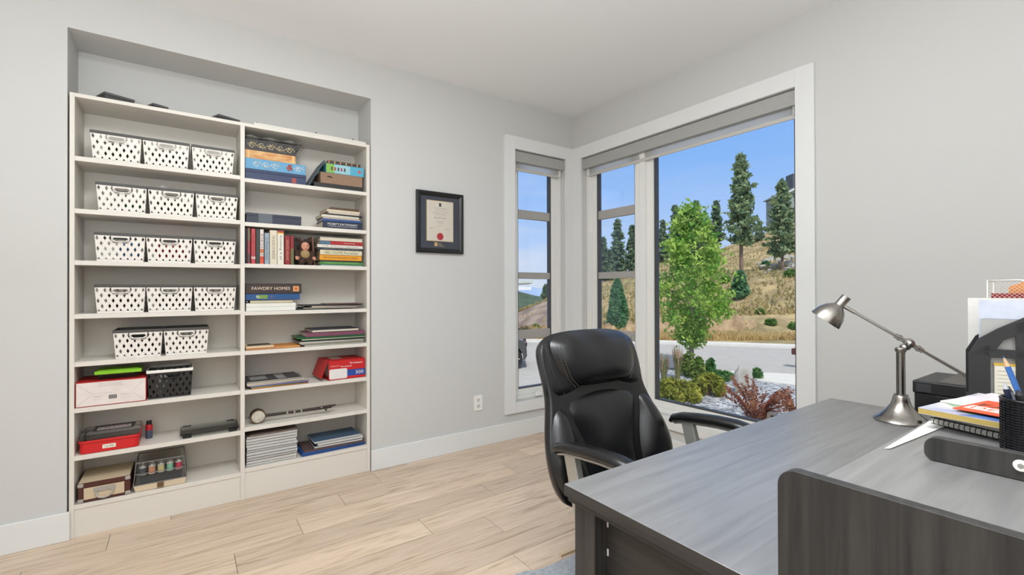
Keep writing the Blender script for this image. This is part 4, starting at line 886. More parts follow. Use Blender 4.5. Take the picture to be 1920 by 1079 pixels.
# low cabinet behind the desk with raised end panel
cb = thing('low_cabinet', 'dark oak low cabinet with rounded end panel nearest the camera behind the desk', 'cabinet', (-1.43, -2.95, 0))
CZ = .930
def cpart(nm, mbf, m, parent=None, **k):
    mb = MB(); mbf(mb); mb.v = [(x+1.43, y+2.95, z) for x, y, z in mb.v]; return obj(nm, mb, m, parent or cb, **k)
PX0 = -2.123
cpart('end_panel', lambda mb: mb.prism(rrect(-3.12, -2.745, 0, .9425, [.026, 0, 0, 0], 8), PX0, PX0+.019, 'x'), DESKV, bevel=.0012)
cpart('end_panel', lambda mb: mb.box(-.769, -.75, -3.12, -2.787, 0, .930), DESKV, bevel=.0012)
cpart('cabinet_top', lambda mb: mb.box(PX0+.019, -.769, -3.12, -2.787, CZ-.022, CZ-.0008), DESKTOP, bevel=.0012)
cpart('back_panel', lambda mb: mb.box(PX0+.019, -.769, -2.799, -2.790, .06, CZ-.022), DESKV)
cpart('shelf', lambda mb: (mb.box(PX0+.019, -.769, -3.118, -2.80, .06, .08), mb.box(PX0+.019, -.769, -3.118, -2.80, .48, .50)), DESKY)
rl = cpart('raised_rail', lambda mb: mb.prism(rrect(-3.12, -2.850, CZ, CZ+.0375, [.017, 0, 0, .012], 8), -1.863, -1.846, 'x'), DESKV, bevel=.001)
mb = MB(); Myx = Matrix.Rotation(PI/2, 4, 'Y'); mb.lathe([(.0075, -.0022), (.0085, 0)], n=20, M=Myx, c=(-1.863+1.43, -2.957+2.95, CZ+.021)); mb.lathe([(.0035, -.0028), (.004, -.0015)], n=6, M=Myx, c=(-1.863+1.43, -2.957+2.95, CZ+.021), mi=1)
obj('cam_cap', mb, [WHITEP, flat(150, 146, 140)], rl)

# ---------------------------------------------------------------- chair
CH = thing('office_chair', 'high-backed black leather executive chair pulled up to the desk', 'chair', (-1.49, -2.17, 0))
yb = lambda z: .285+.33*(z-.45)
mb = MB(); rowsb = [(.44, .25), (.47, .295), (.52, .318), (.58, .322), (.64, .316), (.70, .298), (.76, .272), (.81, .260), (.87, .262), (.93, .268), (.975, .262), (1.005, .238), (1.022, .20), (1.028, .15)]
n = 28; base = 0
for z_, w_ in rowsb:
    k = min(1, (1.035-z_)/.05) if z_ > .98 else min(1, (z_-.40)/.08)
    for j in range(n):
        a = 2*PI*j/n; ca, sa = math.cos(a), math.sin(a)
        x = w_*math.copysign(abs(ca)**.62, ca); dy = (.075 if sa > 0 else .022)*math.copysign(abs(sa)**.62, sa)*k
        mb.v.append((x, yb(z_)+.028+dy+.10*(abs(x)/.3)**2*(-.35), z_))
R_ = len(rowsb)
for i in range(R_-1):
    for j in range(n): mb.f.append((i*n+j, i*n+(j+1) % n, (i+1)*n+(j+1) % n, (i+1)*n+j)); mb.m.append(0)
mb.f.append(tuple(reversed(range(n)))); mb.m.append(0); mb.f.append(tuple((R_-1)*n+j for j in range(n))); mb.m.append(0)
bs = obj('backrest', mb, LEATHER, CH, smooth=70, subsurf=1)
curv = lambda x: -.035*(abs(x)/.3)**2
def smooth_poly(P, it=3):
    for _ in range(it):
        Q = []
        for i in range(len(P)):
            a, b_ = P[i], P[(i+1) % len(P)]; Q += [(.75*a[0]+.25*b_[0], .75*a[1]+.25*b_[1]), (.25*a[0]+.75*b_[0], .25*a[1]+.75*b_[1])]
        P = Q
    return P
def pillow(nm, poly, puff, off, parent=bs, m=None, it=3, rings=8, pw=2.4, lump=0, seed=0):
    P = smooth_poly(poly, it); k = len(P); mb = MB(); cx_ = sum(p[0] for p in P)/k; cz = sum(p[1] for p in P)/k
    for r in range(rings):
        s = 1-r/rings; h_ = puff*(1-s**pw)**.55 if r else 0
        for (x, z_) in P:
            X, Z = cx_+(x-cx_)*s, cz+(z_-cz)*s
            lu = lump*math.sin(38*X+seed)*math.exp(-((Z-max(q[1] for q in P))/.05)**2) if lump else 0
            mb.v.append((X, yb(Z)+curv(X)+off-h_-lu, Z))
    mb.v.append((cx_, yb(cz)+curv(cx_)+off-puff, cz))
    for r in range(rings-1):
        for j in range(k): mb.f.append((r*k+j, r*k+(j+1) % k, (r+1)*k+(j+1) % k, (r+1)*k+j)); mb.m.append(0)
    for j in range(k): mb.f.append(((rings-1)*k+j, (rings-1)*k+(j+1) % k, rings*k)); mb.m.append(0)
    return obj(nm, mb, m or LEATHER, parent, smooth=75)
hood = [(-.262, .80), (-.20, .797), (-.11, .815), (0, .828), (.11, .820), (.2, .797), (.262, .80), (.272, .87), (.272, .95), (.255, 1.0), (.2, 1.026), (.1, 1.036), (0, 1.038), (-.1, 1.036), (-.2, 1.026), (-.255, 1.0), (-.272, .95), (-.272, .87)]
pillow('hood_panel', hood, .045, .03, it=1, lump=.0)
head = [(-.222, 1.0), (-.17, 1.028), (-.08, 1.04), (.05, 1.042), (.16, 1.036), (.222, 1.005), (.222, .93), (.20, .87), (.165, .832), (.05, .828), (-.06, .83), (-.150, .838), (-.185, .88), (-.215, .94)]
pillow('headrest_cushion', head, .075, .0, it=2, lump=.006)
cen = [(-.20, .785), (-.11, .808), (0, .820), (.11, .812), (.2, .785), (.185, .72), (.15, .64), (.13, .56), (.125, .47), (-.125, .47), (-.13, .56), (-.15, .64), (-.185, .72)]
pillow('lumbar_panel', cen, .045, .025, it=1, pw=3)
for s_ in (-1, 1):
    bo = [(s_*.205, .782), (s_*.25, .775), (s_*.285, .72), (s_*.312, .65), (s_*.322, .57), (s_*.305, .50), (s_*.25, .468), (s_*.135, .468), (s_*.138, .56), (s_*.158, .64), (s_*.192, .72)]
    pillow('side_bolster', bo, .062, .03, it=2, pw=2.0)
def seam(pts, off, parent=bs, r=.0011):
    P = []
    for i in range(len(pts)-1):
        for t_ in np.linspace(0, 1, 7)[:-1]: P.append((pts[i][0]*(1-t_)+pts[i+1][0]*t_, pts[i][1]*(1-t_)+pts[i+1][1]*t_))
    P.append(pts[-1]); mb = MB()
    for i in range(0, len(P)-1):
        a = P[i]; b_ = (P[i][0]*.3+P[i+1][0]*.7, P[i][1]*.3+P[i+1][1]*.7)
        mb.tube([(a[0], yb(a[1])+curv(a[0])+off, a[1]), (b_[0], yb(b_[1])+curv(b_[0])+off, b_[1])], r, 5)
    return obj('stitching', mb, STITCH, parent)
for s_ in (-1, 1):
    seam([(s_*.199, .79), (s_*.180, .72), (s_*.147, .64), (s_*.128, .56), (s_*.124, .48)], .016)
    seam([(s_*.240, 1.0), (s_*.236, .93), (s_*.218, .86), (s_*.19, .81)], .005)
    seam([(s_*.196, .995), (s_*.190, .94), (s_*.170, .87), (s_*.14, .84)], -.037); seam([(s_*.207, .995), (s_*.201, .94), (s_*.181, .87), (s_*.151, .838)], -.028)
# seat and mechanism
mb = MB(); P = smooth_poly([(-.26, .28), (.26, .28), (.27, -.0), (.26, -.24), (.15, -.27), (-.15, -.27), (-.26, -.24), (-.27, 0)], 2); k = len(P)
lv = [(.385, .90), (.40, .97), (.435, 1.0), (.465, .99), (.49, .93), (.50, .80), (.505, .5)]
for z_, s in lv:
    for (x, y) in P: mb.v.append((x*s, y*s, z_))
for i in range(len(lv)-1):
    for j in range(k): mb.f.append((i*k+j, i*k+(j+1) % k, (i+1)*k+(j+1) % k, (i+1)*k+j)); mb.m.append(0)
mb.f += [tuple(reversed(range(k))), tuple((len(lv)-1)*k+j for j in range(k))]; mb.m += [0, 0]
obj('seat', mb, LEATHER, CH, smooth=60)
mb = MB(); mb.box(-.13, .13, -.10, .2, .345, .386); mb.box(-.04, .04, .19, .345, .35, .38); mb.hexa([(-.04, .30, .36), (.04, .30, .36), (.04, .345, .36), (-.04, .345, .36)], [(-.05, .335, .6), (.05, .335, .6), (.05, .37, .6), (-.05, .37, .6)]); obj('tilt_mechanism', mb, BLACKP, CH, bevel=.004)
mb = MB(); mb.lathe([(.032, .12), (.032, .24), (.022, .24), (.022, .346)], c=(0, .03, 0), n=20); obj('gas_column', mb, BLACKP, CH, smooth=40)
for k in range(5):
    a = 2*PI*k/5+.3; d_ = Vector((math.cos(a), math.sin(a), 0)); nrm = Vector((-d_.y, d_.x, 0)); c0 = Vector((0, .03, 0))
    mb = MB(); mb.tube([c0+d_*.02+Vector((0, 0, .135)), c0+d_*.16+Vector((0, 0, .115)), c0+d_*.31+Vector((0, 0, .085))], [.030, .024, .017], 8, flat=.7); lg = obj('base_arm', mb, GREYMET, CH, smooth=50)
    w_ = c0+d_*.30
    mb = MB()
    for s_ in (-1, 1):
        Mr = Matrix.Rotation(PI/2, 4, Vector((-nrm.y, nrm.x, 0)).normalized()) if False else Vector((0, 0, 1)).rotation_difference(nrm).to_matrix().to_4x4()
        mb.lathe([(.018, -.009), (.0265, -.006), (.0265, .006), (.018, .009)], c=tuple(w_+nrm*(.014*s_)+Vector((0, 0, .0325))), n=18, M=Mr)
    mb.lathe([(.008, .03), (.008, .085)], c=(w_.x, w_.y, 0), n=8)
    obj('caster', mb, BLACKP, lg, smooth=40)
for s_ in (-1, 1):
    x = s_*.317
    pth = [(x, .300, .655), (x, .285, .672), (x, .245, .684), (x, .17, .694), (x, .09, .701), (x, .02, .703), (x, -.03, .697), (x, -.06, .680), (x, -.072, .655)]
    mb = MB(); mb.tube(pth, [.016, .025, .029, .031, .032, .032, .031, .027, .018], 14, flat=.62); ap = obj('armrest', mb, LEATHER, CH, smooth=60)
    mb = MB()
    for xo in (-.02, .02):
        P = [(x+xo, y, z_+.0125) for (_, y, z_) in pth[2:7]]
        for i in range(len(P)-1):
            for q in range(6):
                a = Vector(P[i]).lerp(Vector(P[i+1]), q/6); b_ = Vector(P[i]).lerp(Vector(P[i+1]), (q+.65)/6); mb.tube([a, b_], .0010, 5)
    obj('stitching', mb, STITCH, ap)
    mb = MB(); lo = [(x, y, z_-.022) for (_, y, z_) in pth[1:8]]
    mb.tube(lo, [.010, .013, .015, .015, .015, .014, .010], 8, flat=.5)
    mb.hexa([(x-.013, .115, .395), (x+.013, .115, .395), (x+.013, .175, .395), (x-.013, .175, .395)], [(x-.013, .195, .668), (x+.013, .195, .668), (x+.013, .245, .662), (x-.013, .245, .662)])
    mb.hexa([(x-.012, -.06, .395), (x+.012, -.06, .395), (x+.012, -.02, .395), (x-.012, -.02, .395)], [(x-.012, -.068, .65), (x+.012, -.068, .65), (x+.012, -.035, .67), (x-.012, -.035, .67)])
    mb.box(x-.012, x+.012, -.06, .175, .375, .40); mb.box(min(x, x-s_*.09), max(x, x-s_*.09), .02, .12, .370, .392)
    obj('arm_bracket', mb, GREYMET, CH, bevel=.004)

# felt mat under the chair, wooden strip beside it
mb = MB(); mb.prism([(-1.76, -1.52), (-1.735, -1.487), (-1.692, -1.481), (-1.653, -1.487), (-1.614, -1.509), (-1.55, -1.516), (-1.43, -1.516), (-.78, -1.52), (-.74, -1.56), (-.74, -2.62), (-1.78, -2.62), (-1.785, -1.56)], 0.0002, .006, 'z')
mt_ = obj('chair_mat', mb, mat('grey_felt', S(150, 154, 160), .95, noise=(S(178, 182, 188), 60, (1, 1, 1), 4, .3, .7), bump=(200, .3))); tag(mt_, 'grey felt mat with wavy edge on the oak floor under the desk and chair', 'floor mat')
mb = MB(); mb.hexa([(-1.458, -1.4955, .0002), (-.95, -1.5055, .0002), (-.95, -1.4835, .0002), (-1.452, -1.4735, .0002)], [(-1.456, -1.4945, .012), (-.95, -1.5045, .012), (-.95, -1.4845, .012), (-1.45, -1.4745, .012)])
tag(obj('wooden_strip', mb, mat('pale_pine', S(214, 192, 164), .6, noise=(S(196, 170, 140), 12, (1, 12, 12), 3, .3, .7)), bevel=.001), 'pale wooden strip lying along the edge of the grey floor mat', 'wood strip')

# ---------------------------------------------------------------- desk lamp
lp = thing('desk_lamp', 'brushed nickel balance-arm desk lamp at the far end of the desk', 'lamp', (-.83, -2.543, .7508), math.atan2(.9165, -.4))
mb = MB(); mb.lathe([(.076, 0), (.077, .004), (.074, .009), (.062, .018), (.045, .034), (.030, .055), (.024, .072), (.0225, .082), (.019, .088), (.0205, .092)], n=40); obj('base', mb, STEEL, lp, smooth=35)
mb = MB(); mb.lathe([(.0128, .09), (.0128, .235), (.0165, .240), (.0165, .247), (.013, .252)], n=12); obj('pole', mb, STEEL, lp, smooth=25)
sl = (.141-.0)/(.166+.025)
J = Vector((-.022, 0, .268)); D_ = Vector((.188, 0, .128)).normalized()
mb = MB(); mb.lathe([(0, -.018), (.014, -.016), (.0165, 0), (.014, .016), (0, .018)], n=20, M=Matrix.Rotation(PI/2, 4, 'X'), c=tuple(J)); mb.lathe([(.012, .245), (.016, .255), (.013, .262)], c=(-.012, 0, 0), n=14)
for s_ in (-1, 1): mb.tube([J+D_*(.008*s_), J+D_*(.030*s_)], .0075, 12); mb.tube([J+D_*(.026*s_), J+D_*(.034*s_)], .0105, 12); mb.tube([J+D_*(.034*s_), J+D_*(.038*s_)], .006, 12); mb.tube([J+D_*(.036*s_), J+D_*(.044*s_)], .0085, 12)
obj('knuckle_joint', mb, STEEL, lp, smooth=40)
mb = MB(); mb.lathe([(.0, -.03), (.007, -.028), (.009, -.022), (.006, -.018)], n=12, M=Matrix.Rotation(PI/2, 4, 'X'), c=(J.x, -.005, J.z)); mb.tube([(J.x, 0, J.z-.012), (J.x-.004, -.012, J.z-.018)], .004, 8); obj('thumb_screw', mb, CHROME, lp, smooth=40)
tip = J+D_*.226
mb = MB(); mb.tube([J+D_*.03, J+D_*.185], .0052, 12); mb.tube([J+D_*.178, tip], .0068, 12); mb.tube([J-D_*.03, J-D_*.165], .0052, 12); mb.lathe([(0, -.008), (.0065, -.004), (.0065, .004), (0, .008)], c=tuple(J-D_*.17), n=12); obj('arm', mb, STEEL, lp, smooth=40)
ax = Vector((.60, 0, -.80)).normalized(); q_ = Vector((0, 0, -1)).rotation_difference(ax).to_matrix().to_4x4()
nk0 = tip+Vector((-.006, 0, .018))
mb = MB(); mb.lathe([(0, .016), (.0155, .0155), (.0155, -.022), (.0185, -.026), (.034, -.040), (.046, -.062), (.052, -.088), (.0525, -.094), (.0505, -.094), (.044, -.063), (.032, -.043), (.010, -.03), (0, -.03)], n=36, M=q_, c=tuple(nk0)); sh_ = obj('lamp_shade', mb, STEEL, lp, smooth=45)
mb = MB(); mb.lathe([(0, -.035), (.012, -.04), (.022, -.06), (.02, -.075), (0, -.082)], n=16, M=q_, c=tuple(nk0)); obj('bulb', mb, flat(240, 238, 230, .3), sh_, smooth=80)
mb = MB(); mb.tube([(0, 0, .026), (0, 0, .012)], .005, 10); mb.lathe([(.0, .003), (.007, 0), (.007, -.006), (.003, -.012), (0, -.020)], c=(0, 0, .024), n=12)
sw_ = obj('rotary_switch', mb, mat('dark_steel', S(70, 66, 62), .3, .8, bump=(60, .03)), lp, smooth=40); sw_.location = (-.040, .055, .0); sw_.scale = (.8, .8, .8)

# ---------------------------------------------------------------- things on the low cabinet
def A3(px, py, z): return tuple(at(px, py, 'z', z))
def slab(name, label, cat, loc, rz, L_, D_, T_, m, parts=None, bevel=.0008, group=None):
    t_ = thing(name, label, cat, loc, rz, group); mb = MB(); mb.box(0, L_, 0, D_, 0, T_); b_ = obj(parts or 'sheet', mb, m, t_, bevel=bevel); return t_, b_
r1_ = math.radians(-109)
n1_ = notebook('black spiral notebook at the bottom of the pile on the low cabinet', .25, .014, .22, (36, 36, 38), (-1.603, -2.797, CZ), None, r1_, BLACKP)
t_, pb_ = slab('notepad', 'grey-backed white notepad on the black spiral notebook', 'notepad', (-1.598, -2.800, CZ+.0142), r1_, .24, .20, .006, flat(176, 170, 160, .6), 'backing_board')
mb = MB(); mb.box(.012, .24, .004, .196, .006, .0145); obj('page_block', mb, PAPER, t_)
mb = MB(); mb.hexa([(.05, .03, .0145), (.12, .03, .0145), (.12, .04, .0145), (.05, .04, .0145)], [(.05, .03, .0150), (.12, .03, .0150), (.12, .04, .0150), (.05, .04, .0150)]); obj('printed_line', mb, flat(60, 60, 64), t_)
MAG = mat('magazine_cover', S(150, 156, 190), .35, noise=(S(226, 218, 206), 9, (1, 1, 1), 5, .35, .6))
rm = math.radians(-98); ml = (-1.655, -2.792, CZ+.0292)
t_ = thing('magazine', 'thick glossy magazine with gold page edges on the notepad pile', 'magazine', ml, rm)
mb = MB(); mb.box(0, .25, 0, .275, 0, .0095); obj('page_block', mb, mat('gilded_pages', S(172, 146, 74), .55, noise=(S(196, 172, 100), 40, (1, 1, 80), 2, .3, .7)), t_)
mb = MB(); mb.box(0, .25, 0, .275, .0096, .0108); mb.box(0, .25, 0, .275, -.0006, 0); cv = obj('cover', mb, MAG, t_)
mb = MB(); mb.prism([(.06, .0), (.2, .0), (.23, .06), (.09, .05)], .0109, .0112, 'z'); obj('cover_photo', mb, mat('blue_photo', S(50, 84, 150), .35, noise=(S(90, 130, 190), 18, (1, 1, 1), 3, .3, .7)), cv)
mb = MB(); mb.prism([(.01, .09), (.07, .02), (.10, .06), (.04, .13)], .0109, .0113, 'z'); obj('cover_photo', mb, mat('green_photo', S(96, 150, 106), .35, noise=(S(170, 190, 170), 22, (1, 1, 1), 3, .3, .7)), cv)
t_, b_ = slab('leaflet', 'white leaflet under the orange flyer on the thick magazine', 'leaflet', (-1.565, -2.805, CZ+.0406), math.radians(-104), .20, .19, .003, mat('leaflet_paper', S(226, 220, 220), .5, noise=(S(206, 196, 204), 12, (1, 1, 1), 3, .35, .65)))
of_loc = A3(1786, 767, CZ+.0442)
t_, b_ = slab('flyer', 'orange flyer with dark and white block lettering topmost on the magazines', 'flyer', of_loc, math.radians(-101), .20, .135, .0025, flat(222, 84, 44, .45), 'cover')
# lettering reads from the cabinet front: run along the flyer's long side
text('FAMOUS', flat(44, 34, 34, .5), b_, (.012, .062, .0027), .15, .030, (0, 0, 0)); 
mb = MB(); mb.box(.008, .185, .020, .056, .0026, .0030); obj('white_panel', mb, flat(240, 232, 226, .5), b_); text('DELICIOUS', flat(222, 84, 44, .5), b_, (.014, .026, .0032), .155, .024, (0, 0, 0)); text('EVERY WEEK', flat(246, 220, 206, .5), b_, (.05, .105, .0027), .08, .010, (0, 0, 0))
mb = MB(); p0, p1 = A3(1651, 841, CZ), A3(1740, 788, CZ)
mb.add([(p0[0], -2.7975, CZ+.0008), (p0[0]+.01, -2.803, CZ+.0008), (-1.58, -2.823, CZ+.0008), (-1.58, -2.792, CZ+.0008)], [(0, 1, 2, 3)])
tag(obj('paper_slip', mb, PAPER, solid=.0008), 'narrow white paper slip on the edge of the low cabinet pointing at the lamp', 'paper')

# pen cup
cup = thing('pen_cup', 'black ribbed wire pen cup on the low cabinet', 'pen cup', (-1.690, -2.948, CZ))
mb = MB(); mb.lathe([(.034, .0), (.0345, .087), (.0325, .087), (.032, .002)], n=32); obj('liner', mb, flat(22, 22, 24, .5), cup, smooth=40)
mb = MB()
for k in range(20):
    zz = .003+.0043*k; mb.tube([(.0365*math.cos(a), .0365*math.sin(a), zz) for a in np.linspace(0, 2*PI, 33)], .0016, 6, caps=False)
mb.tube([(.037*math.cos(a), .037*math.sin(a), .0885) for a in np.linspace(0, 2*PI, 33)], .0024, 8, caps=False)
obj('wire_rings', mb, mat('black_wire', S(44, 44, 48), .25, .7, bump=(90, .02)), cup, smooth=60)
mb = MB()
for k in range(30): a = 2*PI*k/30; mb.tube([(.0375*math.cos(a), .0375*math.sin(a), .002), (.0375*math.cos(a), .0375*math.sin(a), .086)], .0008, 4)
obj('wire_ribs', mb, mat('black_wire'), cup)
def stick(name, label, cat, p0, p1, r, m, tipm, tipl, capm=None, leadm=None):
    p0, p1 = Vector(p0), Vector(p1); d_ = (p1-p0).normalized(); Ln = (p1-p0).length; t_ = thing(name, label, cat, p0); t_.rotation_mode = 'QUATERNION'; t_.rotation_quaternion = Vector((0, 0, 1)).rotation_difference(d_)
    mb = MB(); mb.tube([(0, 0, 0), (0, 0, Ln-tipl)], r, 6 if leadm else 12); obj('barrel', mb, m, t_, smooth=35)
    mb = MB(); mb.lathe([(r*.95, Ln-tipl), (r*.3, Ln-tipl*.2)], n=12); obj('tip', mb, tipm, t_, smooth=40)
    if leadm: mb = MB(); mb.lathe([(r*.3, Ln-tipl*.2), (.0003, Ln)], n=10); obj('lead', mb, leadm, t_)
    return t_
cx_, cy_ = -1.690, -2.948
stick('pencil', 'blue pencil standing point up in the black pen cup', 'pencil', (cx_-.004, cy_-.012, CZ+.006), tuple(at(1881, 668, 'x', -1.700)), .0040, flat(62, 112, 186, .35), flat(214, 178, 140, .6), .018, leadm=flat(60, 90, 150))
INKP = flat(34, 36, 48, .3)
stick('pen', 'dark navy pen leaning at the left of the pen cup', 'pen', (cx_, cy_+.010, CZ+.006), (cx_-.012, cy_+.031, CZ+.116), .0042, flat(40, 46, 70, .3), flat(190, 190, 196, .3), .012)
stick('pen', 'clear-barrelled pen beside the navy pen in the pen cup', 'pen', (cx_+.01, cy_+.004, CZ+.006), (cx_+.012, cy_+.030, CZ+.108), .0040, flat(120, 124, 132, .2), INKP, .012)
stick('pen', 'black marker pen in the middle of the pen cup', 'pen', (cx_-.012, cy_-.002, CZ+.006), (cx_-.02, cy_+.014, CZ+.108), .0055, flat(30, 30, 32, .35), flat(40, 40, 42, .35), .010)
stick('pen', 'white-tipped pen at the right of the blue pencil', 'pen', (cx_-.010, cy_-.02, CZ+.006), (cx_-.024, cy_-.012, CZ+.098), .0048, flat(206, 210, 220, .3), flat(230, 230, 232, .3), .010)

# file organizer with papers
fo = thing('file_organizer', 'black upright file organizer with sloped cut-out sides on the low cabinet', 'file organizer', (-1.25, -2.790, CZ), math.radians(14))
def side_panel(x0, x1):
    mb = MB(); O = lambda pts: mb.prism([(-d_, z_) for d_, z_ in pts], x0, x1, 'x')
    O([(0, .0), (.038, 0), (.038, .140), (0, .115)][::-1]); O([(.0, .114), (.038, .108), (.06, .150), (.28, .285), (.28, .325), (.05, .178), (.018, .152)][::-1])
    O([(.038, 0), (.30, 0), (.30, .02), (.038, .02)][::-1]); O([(.26, .02), (.30, .02), (.30, .33), (.26, .30)][::-1])
    O([(.038, .108), (.26, .108), (.26, .128), (.038, .128)][::-1]); O([(.080, .02), (.10, .02), (.10, .20), (.080, .19)][::-1]); O([(.17, .02), (.19, .02), (.19, .25), (.17, .24)][::-1])
    return mb
obj('side_panel', side_panel(0, .005), DKGREY, fo, bevel=.001); obj('side_panel', side_panel(.086, .091), DKGREY, fo, bevel=.001)
mb = MB(); mb.box(0, .091, -.30, 0, 0, .004); mb.box(0, .091, -.30, -.296, .004, .2); obj('tray_floor', mb, DKGREY, fo)
PLAN = mat('printed_sheet', S(214, 220, 232), .7, noise=(S(196, 202, 218), 24, (1, 1, 1), 4, .35, .65))
def sheet(lab, xo, d0, d1, z1, m, th=.001, cat='paper', nm='paper_sheet'):
    t_ = thing(nm, lab, cat, (-1.25, -2.790, CZ), math.radians(14)); mb = MB(); mb.box(xo, xo+th, -d1, -d0, .005, z1); s = obj('sheet', mb, m, t_); return t_, s
t_, s_ = sheet('white printed form standing at the front of the file organizer, with a ruled table', .022, .020, .24, .246, PLAN)
mb = MB()
for k in range(9): mb.box(.0212, .0219, -.23, -.028, .20-.021*k, .2008-.021*k)
for k in range(5): mb.box(.0212, .0219, -.032-.045*k, -.0312-.045*k, .03, .2)
for k in range(4): mb.box(.0212, .0219, -.17, -.10, .212+.007*k, .2135+.007*k)
obj('ruled_lines', mb, flat(166, 172, 190, .7), s_)
sheet('pale blue-white sheet sticking out left behind the printed form', .0925, .005, .22, .250, PAPER)
sheet('grey card standing in front of the printed form in the file organizer', .012, .022, .2, .200, flat(170, 170, 168, .6), .0015, 'card', 'file_card')
t_, s_ = sheet('cream lined pad low in the file organizer behind the cut-outs', .0060, .045, .22, .088, flat(222, 216, 200, .7), .004, 'notepad', 'lined_pad'); mb = MB(); mb.box(.0055, .0105, -.222, -.044, .088, .094); obj('pad_binding', mb, flat(206, 168, 64, .6), s_)
mb = MB()
for k in range(8): mb.box(.0054, .0059, -.21, -.05, .075-.009*k, .0757-.009*k)
obj('pad_lines', mb, flat(170, 166, 160, .7), s_)

# white mesh file holder behind, red folder and orange folder inside
wf = thing('mesh_file_holder', 'white wire mesh file holder behind the black file organizer', 'file holder', (-1.07, -2.795, CZ))
WW = mat('white_wire', S(236, 232, 224), .4, bump=(60, .02))
def meshpanel(x):
    mb = MB(); top = lambda d_: .296 if d_ < .06 else .296-.16*min(1, (d_-.06)/.16)**1.5; st_ = .009
    for k in range(-52, 48):
        for sg in (1, -1):
            p = []
            for i in range(60):
                d_ = i*.0042; zz = .004+k*st_*1.0+sg*d_ if sg > 0 else .004+(k+40)*st_-d_
                if .002 <= zz <= top(d_)-.003 and 0 <= d_ <= .235: p.append((x, -d_, zz))
            if len(p) > 1: mb.tube([p[0], p[-1]] if all(q[2] <= top(-q[1]) for q in p) else p, .00045, 3, caps=False)
    return mb
for x in (.0, .075):
    obj('mesh_panel', meshpanel(x), WW, wf)
    mb = MB(); mb.tube([(x, -.235, .003), (x, 0, .003), (x, 0, .296), (x, -.06, .296)]+[(x, -d_, .296-.16*((d_-.06)/.16)**1.5) for d_ in (.09, .12, .15, .18, .22)]+[(x, -.235, .13), (x, -.235, .003)], .0022, 8); obj('wire_rim', mb, WW, wf, smooth=60)
mb = MB(); mb.box(0, .075, -.235, 0, .0, .003); mb.box(0, .075, -.237, -.234, .003, .13)
for zc in (.295, .2, .1): mb.tube([(0, 0, zc), (.075, 0, zc)], .0018, 6)
obj('holder_base', mb, WW, wf)
for (xo, z1, c, lab) in ((.008, .262, (150, 28, 34), 'dark red folder in the white mesh file holder'), (.030, .298, (222, 140, 66), 'orange folder standing tallest in the white mesh file holder')):
    t_ = thing('folder', lab, 'folder', (-1.07+xo, -2.80, CZ+.0035)); mb = MB(); mb.box(0, .010, -.222, 0, 0, z1-.004) if xo < .02 else mb.prism([(-.222, 0), (-.03, 0), (-.03, z1-.022), (-.07, z1-.004), (-.222, z1-.004)], 0, .012, 'x'); obj('cover', mb, flat(*c, .5), t_, bevel=.001)

# printer on its stand by the right wall
sd = thing('printer_stand', 'small dark stand holding the printer against the right wall', 'stand', (-.275, -2.70, 0))
mb = MB(); mb.box(-.215, .215, -.245, .245, .664, .690); obj('stand_top', mb, DESKY, sd, bevel=.002)
for sx in (-1, 1):
    for sy in (-1, 1): mb = MB(); mb.box(sx*.19-.02, sx*.19+.02, sy*.22-.02, sy*.22+.02, 0, .664); obj('leg', mb, DESKV, sd, bevel=.002)
mb = MB(); mb.box(-.19, .19, -.22, .22, .2, .22); obj('stand_shelf', mb, DESKY, sd)
pr = thing('printer', 'black inkjet printer by the right wall behind the desk lamp', 'printer', (-.46, -2.484, .690))
PB_ = mat('printer_black', S(34, 34, 36), .4, bump=(260, .05)); PG = mat('printer_lid_grey', S(96, 90, 86), .5, bump=(260, .06))
mb = MB(); mb.box(.0, .31, -.43, 0, 0, .118); obj('printer_body', mb, PB_, pr, bevel=.008)
mb = MB(); mb.box(-.004, .31, -.434, .004, .100, .150); up = obj('scanner_unit', mb, PB_, pr, bevel=.006)
mb = MB(); mb.hexa([(.02, -.43, .1495), (.305, -.43, .1495), (.305, -.07, .1495), (.02, -.07, .1495)], [(.025, -.428, .156), (.303, -.428, .158), (.303, -.075, .158), (.025, -.075, .156)]); obj('scanner_lid', mb, PG, pr, bevel=.002)
mb = MB(); mb.box(-.006, .0, -.42, -.065, .052, .098); obj('front_door', mb, PB_, pr, bevel=.002); mb = MB(); mb.box(-.006, .0, -.42, -.02, .006, .046); obj('paper_tray', mb, BLACKP, pr, bevel=.002)
mb = MB(); mb.box(-.0062, .0, -.055, -.010, .108, .140); obj('control_panel', mb, flat(60, 60, 64, .3), up)
# ================================================================== OUTSIDE
G = -1.6
FW = np.array([math.sin(YAW), math.cos(YAW)]); RT = np.array([math.cos(YAW), -math.sin(YAW)])
def UW(u, w, z=G): p = CAM[:2]+FW*u+RT*w; return (p[0], p[1], z)
def gp(px, py, z=G): return tuple(at(px, py, 'z', z))
CRX = [880, 950, 1000, 1030, 1100, 1160, 1240, 1340, 1400, 1450, 1500, 1560]; CRY = [598, 592, 572, 556, 540, 520, 490, 470, 450, 432, 414, 398]
def crest(a):
    px = 960+872.7*a; yc = np.interp(px, CRX, CRY); Uc = np.interp(px, [1000, 1200, 1400], [55, 80, 90]); return 1.205+(543.7-yc)/872.7*Uc, Uc
rngT = np.random.default_rng(3); PH = rngT.uniform(0, 6.3, (14, 2)); FQ = rngT.uniform(.05, .8, (14, 2))*np.array([1, 1])
def bumps(x, y):
    s = 0
    for (f, p) in zip(FQ, PH): s += math.sin(f[0]*x+p[0])*math.sin(f[1]*y+p[1])/(1+3*(f[0]+f[1]))
    return s
U0 = 26.5
